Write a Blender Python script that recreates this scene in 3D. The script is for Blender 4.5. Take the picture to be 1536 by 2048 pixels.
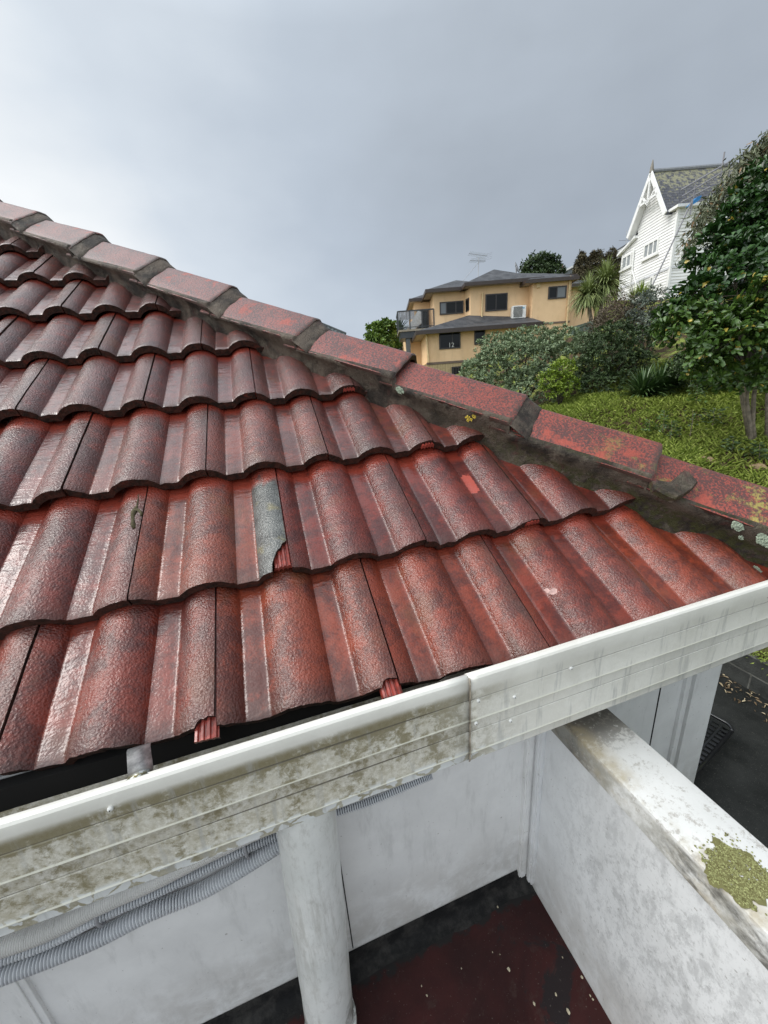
import bpy, bmesh, math, random
import numpy as np
from mathutils import Vector, Matrix, noise
rnd = random.Random(7)
nr = np.random.default_rng(11)
S = bpy.context.scene
for _o in list(bpy.data.objects): bpy.data.objects.remove(_o)

# ------------------------------------------------------------------ camera
CR = np.array([[0.94726, -0.31344, -0.06677], [-0.15597, -0.26891, -0.95046], [0.27995, 0.91075, -0.30361]])
CR[0] /= np.linalg.norm(CR[0]); CR[2] -= CR[0] * (CR[0] @ CR[2]); CR[2] /= np.linalg.norm(CR[2]); CR[1] = np.cross(CR[2], CR[0])
CP = np.array([0.1475, -0.5214, 0.4914]); FPX = 769.0
cam = bpy.data.cameras.new("camera"); camo = bpy.data.objects.new("camera", cam); S.collection.objects.link(camo)
cam.sensor_fit = 'VERTICAL'; cam.sensor_height = 24.0; cam.sensor_width = 18.0; cam.lens = FPX / 2048 * 24.0
cam.clip_start = 0.02; cam.clip_end = 2000
M = Matrix.Identity(4)
for i in range(3):
    M[i][0] = CR[0][i]; M[i][1] = -CR[1][i]; M[i][2] = -CR[2][i]; M[i][3] = CP[i]
camo.matrix_world = M
S.camera = camo

# ------------------------------------------------------------------ world: overcast sky
ELEV, AZ = math.radians(48), math.radians(283)
w = bpy.data.worlds.new("World"); S.world = w; w.use_nodes = True
nt = w.node_tree; nt.nodes.clear()
def wn(t): return nt.nodes.new(t)
out = wn('ShaderNodeOutputWorld'); bg = wn('ShaderNodeBackground'); nt.links.new(bg.outputs[0], out.inputs[0])
sky = wn('ShaderNodeTexSky'); sky.sky_type = 'NISHITA'; sky.sun_disc = False; sky.sun_elevation = ELEV; sky.sun_rotation = AZ
tc = wn('ShaderNodeTexCoord')
def vdot(v):
    n = wn('ShaderNodeVectorMath'); n.operation = 'DOT_PRODUCT'; nt.links.new(tc.outputs['Generated'], n.inputs[0]); n.inputs[1].default_value = v; return n.outputs['Value']
def wmath(op, a, b=None, c=None, clamp=False):
    n = wn('ShaderNodeMath'); n.operation = op; n.use_clamp = clamp
    for i, x in enumerate((a, b, c)):
        if x is None: continue
        if isinstance(x, (int, float)): n.inputs[i].default_value = x
        else: nt.links.new(x, n.inputs[i])
    return n.outputs[0]
def wramp(f, stops, mode='EASE'):
    n = wn('ShaderNodeValToRGB'); n.color_ramp.interpolation = mode; e = n.color_ramp.elements
    while len(e) < len(stops): e.new(0.5)
    for k, (p, c) in enumerate(stops): e[k].position = p; e[k].color = (*c, 1)
    nt.links.new(f, n.inputs[0]); return n.outputs[0]
def wnoise(scale, detail, stretch=(1, 1, 1)):
    mp = wn('ShaderNodeMapping'); mp.inputs['Scale'].default_value = stretch; nt.links.new(tc.outputs['Generated'], mp.inputs[0])
    n = wn('ShaderNodeTexNoise'); n.inputs['Scale'].default_value = scale; n.inputs['Detail'].default_value = detail; n.inputs['Roughness'].default_value = .52
    nt.links.new(mp.outputs[0], n.inputs['Vector']); return n.outputs['Fac']
left = vdot((-0.86, 0.50, 0.0)); elev = vdot((0, 0, 1.0)); front = vdot((0.45, 0.89, 0))
n1 = wnoise(2.1, 6, (1, 1, 1.7)); n2 = wnoise(1.0, 4, (1, 1, 2.6))
dk = vdot((0.45, 0.86, 0.25))                     # the darker bank of cloud over the houses
dkm = wmath('POWER', wmath('MAXIMUM', dk, 0.0), 14.0)
t = wmath('MULTIPLY_ADD', left, 0.37, 0.535)
t = wmath('ADD', t, wmath('MULTIPLY', wmath('MAXIMUM', wmath('SUBTRACT', left, 0.56), 0.0), 1.5))
t = wmath('ADD', t, wmath('MULTIPLY', wmath('SUBTRACT', n1, 0.5), 0.50))
t = wmath('ADD', t, wmath('MULTIPLY', wmath('SUBTRACT', n2, 0.5), 0.50))
t = wmath('SUBTRACT', t, wmath('MULTIPLY', dkm, 0.26))
cl = wramp(t, [(0.0, (.30, .34, .40)), (0.25, (.39, .44, .505)), (0.5, (.49, .555, .64)), (0.75, (.66, .725, .80)), (1.0, (.92, .95, .97))], 'LINEAR')
zen = wramp(elev, [(0.0, (1.0, 1.0, 1.0)), (0.06, (1.12, 1.12, 1.12)), (0.3, (1.06, 1.06, 1.06)), (0.56, (1.15, 1.14, 1.12)), (0.72, (1.65, 1.61, 1.54)), (0.85, (1.75, 1.70, 1.61)), (1.0, (1.75, 1.70, 1.61))], 'LINEAR')
mx = wn('ShaderNodeMix'); mx.data_type = 'RGBA'; mx.blend_type = 'MULTIPLY'; mx.inputs[0].default_value = 1
nt.links.new(cl, mx.inputs[6]); nt.links.new(zen, mx.inputs[7])
# behind the camera the cover is brighter
back = wramp(front, [(0.0, (2.2, 2.14, 2.03)), (0.42, (1.65, 1.62, 1.56)), (0.62, (1, 1, 1)), (1, (1, 1, 1))], 'LINEAR')
bk_in = wmath('MULTIPLY_ADD', front, 0.5, 0.5); nt.links.new(bk_in, back.node.inputs[0])
mx2 = wn('ShaderNodeMix'); mx2.data_type = 'RGBA'; mx2.blend_type = 'MULTIPLY'; mx2.inputs[0].default_value = 1
nt.links.new(mx.outputs[2], mx2.inputs[6]); nt.links.new(back, mx2.inputs[7])
zm = wmath('MULTIPLY', wmath('SUBTRACT', elev, 0.56), 5.0, None, True)
lz = wmath('MULTIPLY_ADD', wmath('MULTIPLY', zm, left), 1.05, 1.0)
mx3 = wn('ShaderNodeMix'); mx3.data_type = 'RGBA'; mx3.blend_type = 'MULTIPLY'; mx3.inputs[0].default_value = 1; nt.links.new(mx2.outputs[2], mx3.inputs[6]); nt.links.new(lz, mx3.inputs[7])
sk = wn('ShaderNodeMix'); sk.data_type = 'RGBA'; sk.blend_type = 'MULTIPLY'; sk.inputs[0].default_value = 1; sk.inputs[7].default_value = (.08, .08, .08, 1)
nt.links.new(sky.outputs[0], sk.inputs[6])
mix = wn('ShaderNodeMix'); mix.data_type = 'RGBA'; mix.inputs[0].default_value = 0.93
nt.links.new(sk.outputs[2], mix.inputs[6]); nt.links.new(mx3.outputs[2], mix.inputs[7]); nt.links.new(mix.outputs[2], bg.inputs[0])
bg.inputs[1].default_value = 1.0
sl = bpy.data.lights.new("sun", 'SUN'); sl.energy = 1.5; sl.angle = math.radians(26); sl.color = (1, .97, .93)
so = bpy.data.objects.new("sun", sl); S.collection.objects.link(so)
# sun_rotation is measured clockwise from +Y seen from above
sd = Vector((math.sin(AZ) * math.cos(ELEV), math.cos(AZ) * math.cos(ELEV), math.sin(ELEV)))
so.rotation_euler = sd.to_track_quat('Z', 'Y').to_euler()
S.view_settings.view_transform = 'Standard'; S.view_settings.look = 'None'; S.view_settings.exposure = 0.0; S.view_settings.gamma = 1.0
S.view_settings.use_curve_mapping = False
S.cycles.max_bounces = 6; S.cycles.use_denoising = True

# ------------------------------------------------------------------ geometry helpers
ER = np.array([CR[0][0], CR[0][1], 0]); ER /= np.linalg.norm(ER); EF = np.array([-ER[1], ER[0], 0])
PHI = math.atan2(ER[1], ER[0])
def ray(x, y): return CR.T @ np.array([(x - 768) / FPX, (y - 1024) / FPX, 1.0])
def onp(x, y, ax, v):
    r = ray(x, y); return CP + (v - CP[ax]) / r[ax] * r
def F(x, y, d):                                    # photo point at depth d -> (a, z) of the frontal frame
    r = ray(x, y); X = r * (d / (r @ EF)); return X @ ER, CP[2] + X[2]
def FA(x, y, a):                                   # photo point on the vertical plane a -> (d, z)
    r = ray(x, y); X = r * (a / (r @ ER)); return X @ EF, CP[2] + X[2]
def Wd(a, d, z):                                   # frontal frame (right, away, up) -> world
    p = CP + a * ER + d * EF; return (p[0], p[1], z)
def Fw(x, y, d):
    a, z = F(x, y, d); return np.array(Wd(a, d, z))

class MB:
    def __init__(s): s.v = []; s.f = []; s.m = []; s.mi = 0
    def add(s, vs, fs, mi=None):
        b = len(s.v); s.v += [tuple(map(float, p)) for p in vs]; s.f += [tuple(b + i for i in f) for f in fs]
        s.m += [s.mi if mi is None else mi] * len(fs)
    def hexa(s, p, mi=None):                       # 8 points: bottom 4 ccw, top 4 ccw
        s.add(p, [(3, 2, 1, 0), (4, 5, 6, 7), (0, 1, 5, 4), (1, 2, 6, 5), (2, 3, 7, 6), (3, 0, 4, 7)], mi)
    def box(s, x0, x1, y0, y1, z0, z1, mi=None, W=lambda a, b, c: (a, b, c)):
        s.hexa([W(x0, y0, z0), W(x1, y0, z0), W(x1, y1, z0), W(x0, y1, z0), W(x0, y0, z1), W(x1, y0, z1), W(x1, y1, z1), W(x0, y1, z1)], mi)
    def fbox(s, a0, a1, d0, d1, z0, z1, mi=None): s.box(a0, a1, d0, d1, z0, z1, mi, Wd)
    def quad(s, a, b, c, d, mi=None): s.add([a, b, c, d], [(0, 1, 2, 3)], mi)
    def poly(s, pts, mi=None): s.add(pts, [tuple(range(len(pts)))], mi)
    def prism(s, pts, vec, mi=None):
        n = len(pts); q = [tuple(np.array(p) + np.array(vec)) for p in pts]
        s.add(list(pts) + q, [tuple(range(n))[::-1], tuple(range(n, 2 * n))] + [(i, (i + 1) % n, n + (i + 1) % n, n + i) for i in range(n)], mi)
    def tube(s, path, r, n=8, cap=True, mi=None):
        path = [np.array(p, float) for p in path]; k = len(path)
        rs = r if hasattr(r, '__len__') else [r] * k
        vs = []; ref = None
        for i in range(k):
            tg = path[min(i + 1, k - 1)] - path[max(i - 1, 0)]; tg /= np.linalg.norm(tg) + 1e-12
            if ref is None: ref = np.array([0, 0, 1.0]) if abs(tg[2]) < .9 else np.array([1.0, 0, 0])
            u = ref - tg * (ref @ tg); u /= np.linalg.norm(u); ref = u; v = np.cross(tg, u)
            for j in range(n):
                an = 2 * math.pi * j / n; vs.append(path[i] + rs[i] * (math.cos(an) * u + math.sin(an) * v))
        fs = [(i * n + j, i * n + (j + 1) % n, (i + 1) * n + (j + 1) % n, (i + 1) * n + j) for i in range(k - 1) for j in range(n)]
        if cap: fs += [tuple(range(n))[::-1], tuple(range((k - 1) * n, k * n))]
        s.add(vs, fs, mi)
    def bar(s, p, q, wd, th=None, mi=None):        # square-ish bar between two points
        p, q = np.array(p, float), np.array(q, float); th = th or wd
        tg = q - p; tg /= np.linalg.norm(tg); rf = np.array([0, 0, 1.0]) if abs(tg[2]) < .95 else EF
        u = np.cross(tg, rf); u /= np.linalg.norm(u); v = np.cross(u, tg)
        P = [p - u * wd / 2 - v * th / 2, p + u * wd / 2 - v * th / 2, p + u * wd / 2 + v * th / 2, p - u * wd / 2 + v * th / 2]
        s.hexa(P + [x + (q - p) for x in P], mi)
    def grid(s, rows, mi=None, closed=False):
        k = len(rows); n = len(rows[0]); vs = [p for r in rows for p in r]
        fs = [(i * n + j, i * n + (j + 1) % n, (i + 1) * n + (j + 1) % n, (i + 1) * n + j) for i in range(k - 1) for j in range(n if closed else n - 1)]
        s.add(vs, fs, mi)
    def build(s, name, mats, parent=None, smooth=False, origin=None, bevel=0, fix=True):
        me = bpy.data.meshes.new(name)
        if not isinstance(mats, (list, tuple)): mats = [mats]
        V = np.array(s.v)
        if parent is not None:
            r = parent
            while r.parent: r = r.parent
            inv = np.array(r.matrix_basis.inverted()); V = V @ inv[:3, :3].T + inv[:3, 3]
        else:
            if origin is None: origin = ((V[:, 0].min() + V[:, 0].max()) / 2, (V[:, 1].min() + V[:, 1].max()) / 2, V[:, 2].min())
            V = V - np.array(origin)
        me.from_pydata(V.tolist(), [], s.f); 
        for m_ in mats: me.materials.append(m_)
        me.polygons.foreach_set('material_index', s.m)
        if fix:
            bm = bmesh.new(); bm.from_mesh(me); bmesh.ops.recalc_face_normals(bm, faces=bm.faces); bm.to_mesh(me); bm.free()
        if smooth: me.polygons.foreach_set('use_smooth', [True] * len(me.polygons))
        if smooth == 'auto': me.set_sharp_from_angle(angle=math.radians(38))
        me.update()
        o = bpy.data.objects.new(name, me); S.collection.objects.link(o)
        if parent is not None: o.parent = parent
        else: o.location = origin
        if bevel:
            bv = o.modifiers.new('b', 'BEVEL'); bv.width = bevel; bv.segments = 2; bv.limit_method = 'ANGLE'; bv.angle_limit = math.radians(40)
        return o
def tag(o, label=None, cat=None, group=None, kind=None):
    if label: o['label'] = label
    if cat: o['category'] = cat
    if group: o['group'] = group
    if kind: o['kind'] = kind
    return o
def thing(name, loc, rz=0, label=None, cat=None, group=None):
    o = bpy.data.objects.new(name, None); S.collection.objects.link(o); o.empty_display_size = .1
    o.matrix_basis = Matrix.Translation(Vector(loc)) @ Matrix.Rotation(rz, 4, 'Z')
    return tag(o, label, cat, group)

# ------------------------------------------------------------------ material helper
class Mat:
    def __init__(s, name, rough=.6, spec=.5, col=(.5, .5, .5), coat=0, coat_r=.1, metal=0):
        s.m = bpy.data.materials.new(name); s.m.use_nodes = True; s.t = s.m.node_tree
        s.b = s.t.nodes['Principled BSDF']; s.b.inputs['Roughness'].default_value = rough; s.b.inputs['Base Color'].default_value = (*col, 1)
        s.b.inputs['Specular IOR Level'].default_value = spec; s.b.inputs['Coat Weight'].default_value = coat; s.b.inputs['Coat Roughness'].default_value = coat_r
        s.b.inputs['Metallic'].default_value = metal; s._tc = None
    def n(s, t): return s.t.nodes.new(t)
    def l(s, a, b):
        if isinstance(a, (int, float)): b.default_value = a
        elif isinstance(a, tuple): b.default_value = (*a, 1) if len(a) == 3 and b.type == 'RGBA' else a
        else: s.t.links.new(a, b)
    def obj(s):
        if not s._tc: s._tc = s.n('ShaderNodeTexCoord')
        return s._tc.outputs['Object']
    def attr(s, name, o='Vector'):
        a = s.n('ShaderNodeAttribute'); a.attribute_name = name; return a.outputs[o]
    def rand(s): return s.n('ShaderNodeObjectInfo').outputs['Random']
    def pos(s): return s.n('ShaderNodeNewGeometry').outputs['Position']
    def map(s, v, sc=(1, 1, 1), loc=(0, 0, 0), rot=(0, 0, 0)):
        m = s.n('ShaderNodeMapping'); m.inputs['Scale'].default_value = sc; m.inputs['Location'].default_value = loc; m.inputs['Rotation'].default_value = rot
        s.l(v, m.inputs[0]); return m.outputs[0]
    def vadd(s, v, k):
        m = s.n('ShaderNodeVectorMath'); m.operation = 'ADD'; s.l(v, m.inputs[0])
        s.l(k, m.inputs[1]); return m.outputs[0]
    def noise(s, sc, det=4, rough=.55, v=None, dist=0):
        x = s.n('ShaderNodeTexNoise'); x.inputs['Scale'].default_value = sc; x.inputs['Detail'].default_value = det; x.inputs['Roughness'].default_value = rough; x.inputs['Distortion'].default_value = dist
        s.l(v if v is not None else s.obj(), x.inputs['Vector']); return x.outputs['Fac']
    def vor(s, sc, v=None, feat='F1', out='Distance', rnd=1.0):
        x = s.n('ShaderNodeTexVoronoi'); x.feature = feat; x.inputs['Scale'].default_value = sc; x.inputs['Randomness'].default_value = rnd
        s.l(v if v is not None else s.obj(), x.inputs['Vector']); return x.outputs[out]
    def math(s, op, a, b=None, c=None, clamp=False):
        x = s.n('ShaderNodeMath'); x.operation = op; x.use_clamp = clamp
        for i, k in enumerate((a, b, c)):
            if k is not None: s.l(k, x.inputs[i])
        return x.outputs[0]
    def ramp(s, f, stops, mode='LINEAR'):
        r = s.n('ShaderNodeValToRGB'); r.color_ramp.interpolation = mode; e = r.color_ramp.elements
        while len(e) < len(stops): e.new(.5)
        for k, (p, c) in enumerate(stops):
            e[k].position = p; e[k].color = (c, c, c, 1) if isinstance(c, (int, float)) else (*c, 1)
        s.l(f, r.inputs[0]); return r.outputs[0]
    def step(s, f, lo, hi):
        r = s.n('ShaderNodeMapRange'); r.interpolation_type = 'SMOOTHSTEP'; s.l(f, r.inputs[0]); s.l(lo, r.inputs[1]); s.l(hi, r.inputs[2]); return r.outputs[0]
    def mix(s, f, a, b, mode='MIX'):
        x = s.n('ShaderNodeMix'); x.data_type = 'RGBA'; x.blend_type = mode; s.l(f, x.inputs[0]); s.l(a, x.inputs[6]); s.l(b, x.inputs[7]); return x.outputs[2]
    def sep(s, v):
        x = s.n('ShaderNodeSeparateXYZ'); s.l(v, x.inputs[0]); return x.outputs
    def bump(s, h, st=.5, dist=.002, prev=None, coat=False):
        x = s.n('ShaderNodeBump'); x.inputs['Strength'].default_value = st; x.inputs['Distance'].default_value = dist; s.l(h, x.inputs['Height'])
        if prev is not None: s.l(prev, x.inputs['Normal'])
        s.l(x.outputs[0], s.b.inputs['Coat Normal' if coat else 'Normal']); return x.outputs[0]
    def col(s, c): s.l(c, s.b.inputs['Base Color'])
    def rough(s, c): s.l(c, s.b.inputs['Roughness'])
def plain(name, col, rough=.6, var=.12, sc=8, bump=0, bsc=60, bd=.002, spec=.5, metal=0, coat=0, coat_r=.1):
    m = Mat(name, rough, spec, col, coat, coat_r, metal)
    d = tuple(c * (1 - var) for c in col); u = tuple(min(1, c * (1 + var)) for c in col)
    m.col(m.mix(m.step(m.noise(sc, 5), .3, .7), d, u))
    if bump: m.bump(m.noise(bsc, 4), bump, bd)
    return m.m
def unit(v): v = np.asarray(v, float); return v / (np.linalg.norm(v, axis=-1, keepdims=True) + 1e-9)
FRU, FRV = .6705, .4500
# ------------------------------------------------------------------ materials of the near house
def tile_mat(name, hue=0):
    m = Mat(name, .5, .35, coat=.85, coat_r=.10); m.b.inputs['Coat IOR'].default_value = 1.50
    uv = m.attr('ruv'); P = m.vadd(uv, m.n('ShaderNodeObjectInfo').outputs['Random'])
    pan = m.attr('pan', 'Fac'); bare = m.attr('bare', 'Fac'); head = m.attr('head', 'Fac'); dirt = m.attr('dirt', 'Fac')
    big = m.noise(9, 5, .62, P, .4); mid = m.noise(38, 5, .7, P); fine = m.noise(240, 3, .6, P)
    V = m.sep(uv)[1]
    # paint: redder near the eave; up the slope duller, grey sky sheen painted in
    up = m.step(V, .1, 1.2)
    red = m.mix(up, (.225, .029, .013), (.160, .050, .046)); dull = m.mix(up, (.085, .012, .008), (.090, .038, .037))
    k = m.math('ADD', m.math('MULTIPLY', big, .45), m.math('ADD', m.math('MULTIPLY', mid, .35), m.math('MULTIPLY', fine, .20)))
    c = m.mix(m.step(k, .42, .58), dull, red)
    c = m.mix(m.math('MULTIPLY', m.step(mid, .54, .72), .75), c, (.25, .033, .019))
    # rust-brown and sooty weather stains
    st = m.noise(1.0, 6, .68, m.map(m.vadd(P, (7.3, 2.1, 0)), (22, 3.2, 8)), .4)
    c = m.mix(m.math('MULTIPLY', m.step(st, .55, .72), .55), c, (.062, .030, .022))
    c = m.mix(m.math('MULTIPLY', m.step(m.noise(7, 4, .6, m.vadd(P, (1.7, 9.1, 0))), .56, .72), .55), c, (.17, .050, .020))
    c = m.mix(m.math('MULTIPLY', m.step(fine, .54, .75), .40), c, (.05, .024, .020))
    c = m.mix(m.math('MULTIPLY', m.math('MULTIPLY', dirt, m.step(mid, .30, .62)), .85), c, (.055, .040, .034))
    fr = m.math('MULTIPLY', m.math('LESS_THAN', m.math('ABSOLUTE', m.math('ADD', m.math('SUBTRACT', m.sep(uv)[0], FRU), m.math('MULTIPLY', m.math('SUBTRACT', m.noise(60, 5, .7, uv), .5), .022))), .0145), m.math('LESS_THAN', m.math('ABSOLUTE', m.math('ADD', m.math('SUBTRACT', V, FRV), m.math('MULTIPLY', m.math('SUBTRACT', m.noise(45, 5, .7, uv), .5), .06))), .036)); c = m.mix(m.math('MULTIPLY', fr, .8), c, (.62, .13, .09))
    rv = m.n('ShaderNodeHueSaturation'); m.l(c, rv.inputs['Color'])
    m.l(m.math('MULTIPLY_ADD', m.rand(), .3, .85), rv.inputs['Value']); m.l(m.math('MULTIPLY_ADD', m.rand(), .010, .4975), rv.inputs['Hue']); c = rv.outputs[0]
    g = m.mix(m.step(m.noise(26, 6, .7, P), .34, .68), (.045, .047, .045), (.125, .128, .12))
    g = m.mix(m.step(m.noise(14, 4, .6, m.vadd(P, (3, 3, 0))), .58, .72), g, (.15, .13, .06))
    c = m.mix(m.step(bare, .45, .55), c, g)
    c = m.mix(m.math('MULTIPLY', m.math('MULTIPLY', head, m.step(mid, .25, .5)), .85), c, (.30, .042, .022))
    m.col(c)
    # granular concrete skin with a rippling film of rain water on it
    Pr = m.map(P, (1.0, 2.1, 1.0))
    gr = m.math('ADD', m.math('MULTIPLY', m.noise(205, 3, .6, m.map(P, (1, 1.3, 1))), 1.0), m.math('MULTIPLY', m.vor(270, P, 'SMOOTH_F1'), -.55))
    rip = m.noise(42, 2, .4, m.map(P, (.55, 2.0, 1)), .7)
    h = m.math('ADD', m.math('MULTIPLY', gr, m.math('MULTIPLY_ADD', pan, -.72, 1.0)), m.math('MULTIPLY', rip, .7))
    nb = m.bump(h, .75, .0036)
    m.bump(h, .58, .0029, coat=True)
    m.l(m.math('MULTIPLY_ADD', pan, .12, .88), m.b.inputs['Coat Weight'])
    m.l(m.math('MULTIPLY_ADD', pan, -.04, .09), m.b.inputs['Coat Roughness'])
    return m.m
M_TILE = tile_mat('tile_paint')
m = Mat('tile_edge', .6, .4); P = m.attr('ruv')
c = m.mix(m.step(m.noise(70, 5, .7, P), .38, .62), (.020, .013, .010), (.075, .028, .020)); c = m.mix(m.step(m.noise(22, 4, .6, P), .60, .74), c, (.16, .035, .022)); m.col(c)
m.bump(m.noise(160, 4, .6, P), .9, .004); M_EDGE = m.m
m = Mat('tile_lock', .4, .5, coat=.6, coat_r=.15); P = m.attr('ruv')
m.col(m.mix(m.step(m.noise(60, 4, .6, P), .35, .65), (.22, .035, .024), (.44, .075, .055))); m.bump(m.noise(150, 3, .6, P), .5, .002); M_LOCK = m.m
def cap_mat():
    m = Mat('cap_paint', .55, .45, coat=.35, coat_r=.30)
    P = m.vadd(m.obj(), m.rand()); O = m.obj()
    mid = m.noise(34, 5, .7, P); fine = m.noise(190, 4, .65, P); big = m.noise(8, 5, .6, P)
    X = m.sep(m.pos())[0]; up = m.step(X, .9, -.2)
    c = m.mix(m.step(m.math('ADD', m.math('MULTIPLY', big, .32), m.math('MULTIPLY', fine, .68)), .46, .54), m.mix(up, (.105, .040, .036), (.125, .088, .088)), m.mix(up, (.36, .072, .050), (.27, .115, .105)))
    c = m.mix(m.math('MULTIPLY', m.step(m.noise(260, 3, .6, P), .55, .66), .8), c, m.mix(up, (.065, .036, .033), (.10, .078, .077)))
    c = m.mix(m.math('MULTIPLY', m.step(m.noise(11, 5, .65, m.vadd(P, (4, 1, 2))), .56, .66), .75), c, (.44, .078, .048))
    # yellow-green lichen bloom toward the corner of the house
    ly = m.math('MULTIPLY', m.step(m.noise(16, 6, .72, m.vadd(O, (.31, .12, 0))), .52, .64), m.step(X, .93, 1.18))
    ly = m.math('MULTIPLY', ly, m.step(m.noise(120, 3, .6, O), .36, .56))
    c = m.mix(m.math('MULTIPLY', ly, .85), c, (.38, .33, .08))
    hs = m.n('ShaderNodeHueSaturation'); m.l(c, hs.inputs['Color']); m.l(m.math('MULTIPLY_ADD', m.noise(3.5, 3, .6, P), .7, .58), hs.inputs['Value']); c = hs.outputs[0]
    e = m.attr('dirt', 'Fac'); c = m.mix(m.math('MULTIPLY', e, m.step(m.noise(40, 4, .6, P), .30, .6)), c, (.062, .05, .04))
    m.col(c)
    m.bump(m.math('ADD', m.noise(150, 4, .6, P), m.math('MULTIPLY', m.noise(420, 2, .5, P), .5)), .85, .0030); m.bump(m.noise(150, 4, .6, P), .5, .003, coat=True)
    return m.m
M_CAP = cap_mat()
m = Mat('mortar', .7, .3, coat=.10, coat_r=.3); O = m.obj()
c = m.mix(m.step(m.noise(9, 6, .68, O, .3), .36, .64), (.026, .021, .018), (.135, .105, .082)); c = m.mix(m.math('MULTIPLY', m.step(m.noise(17, 5, .7, m.vadd(O, (3, 1, 4))), .52, .68), .7), c, (.19, .16, .125))
c = m.mix(m.math('MULTIPLY', m.step(m.noise(26, 5, .7, m.vadd(O, (9, 1, 4))), .56, .68), .5), c, (.10, .035, .03))
c = m.mix(m.math('MULTIPLY', m.attr('moss', 'Fac'), m.step(m.noise(55, 4, .65, O), .40, .56)), c, (.055, .056, .018)); m.col(c)
m.bump(m.math('ADD', m.noise(45, 6, .7, O), m.math('MULTIPLY', m.noise(260, 3, .6, O), .5)), 1.0, .008); m.bump(m.noise(45, 5, .7, O), .4, .003, coat=True); M_MORTAR = m.m
M_UNDER = plain('underlay', (.012, .011, .011), .9)
# white painted gutter with algae; object z runs up the face, object x along the house
m = Mat('gutter_paint', .38, .5, coat=.3, coat_r=.2); O = m.obj(); W_ = m.pos(); X, Y, Z = m.sep(W_)
dirty = m.math('MULTIPLY_ADD', m.step(X, .56, .30), .90, .10)
face = m.step(Z, .004, -.012)
strk = m.noise(30, 6, .68, m.map(W_, (1.0, 1, .16))); bl = m.noise(8, 6, .7, W_, .5); gr = m.noise(170, 4, .7, W_)
white = m.mix(m.step(bl, .3, .7), (.71, .695, .645), (.81, .795, .745))
k = m.math('ADD', m.math('ADD', m.math('MULTIPLY', strk, .34), m.math('MULTIPLY', bl, .36)), m.math('MULTIPLY', gr, .30))
topband = m.math('MULTIPLY', m.step(Z, -.034, -.024), m.step(Z, .010, -.004)); k = m.math('MULTIPLY_ADD', topband, .06, k); k = m.math('ADD', k, .02)
g1 = m.math('MULTIPLY', m.math('MULTIPLY', m.step(k, .385, .53), face), dirty)
g1 = m.math('MULTIPLY', g1, m.math('MULTIPLY_ADD', m.step(m.noise(95, 6, .8, W_), .35, .62), .55, .45))
c = m.mix(m.math('MULTIPLY', g1, .95), white, (.43, .395, .305))
k2 = m.math('ADD', m.math('MULTIPLY', m.noise(48, 9, .82, W_, .3), .55), m.math('ADD', m.math('MULTIPLY', m.noise(11, 5, .6, m.map(W_, (1, 1, .5))), .38), m.math('ADD', m.math('MULTIPLY', topband, .075), -.005)))
g2 = m.math('MULTIPLY', m.math('MULTIPLY', m.step(k2, .435, .525), face), dirty)
c = m.mix(m.math('MULTIPLY', g2, .80), c, (.175, .146, .066))
# flaking cells along the bottom lip
dst = m.n('ShaderNodeTexNoise'); dst.inputs['Scale'].default_value = 22; dst.inputs['Detail'].default_value = 4; m.l(W_, dst.inputs['Vector']); dsv = m.n('ShaderNodeVectorMath'); dsv.operation = 'MULTIPLY_ADD'; m.l(dst.outputs['Color'], dsv.inputs[0]); dsv.inputs[1].default_value = (.05, .05, .05); m.l(W_, dsv.inputs[2])
cell = m.vor(30, m.map(dsv.outputs[0], (1, 1, 1.2)), 'DISTANCE_TO_EDGE'); lowb = m.step(Z, -.128, -.140)
fl = m.math('MULTIPLY', m.math('MULTIPLY', m.step(m.math('ADD', cell, m.math('MULTIPLY', m.noise(26, 6, .75, W_), .55)), .33, .38), lowb), m.step(X, .60, .40))
c = m.mix(m.math('MULTIPLY', lowb, m.math('MULTIPLY', dirty, .55)), c, (.36, .34, .25)); c = m.mix(fl, c, (.70, .72, .72))
run = m.math('MULTIPLY', m.step(m.noise(60, 5, .65, m.map(W_, (1, 1, .10))), .53, .68), m.math('MULTIPLY', face, .55))
c = m.mix(run, c, (.40, .40, .385))
# dark line in the two grooves, pale line on the two ribs
for gz in (-.0232, -.0912):
    c = m.mix(m.math('MULTIPLY', m.step(m.math('ABSOLUTE', m.math('SUBTRACT', Z, gz)), .0017, .0007), m.math('MULTIPLY_ADD', dirty, .5, .4)), c, (.085, .07, .045))
for rz_ in (-.067, -.139):
    c = m.mix(m.math('MULTIPLY', m.step(m.math('ABSOLUTE', m.math('SUBTRACT', Z, rz_)), .0026, .0012), .75), c, (.80, .79, .69))
m.col(c); m.rough(m.math('MULTIPLY_ADD', g1, .35, .35)); m.bump(m.math('ADD', m.noise(120, 4, .65, W_), m.math('MULTIPLY', fl, .7)), .25, .0012); M_GUT = m.m
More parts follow.
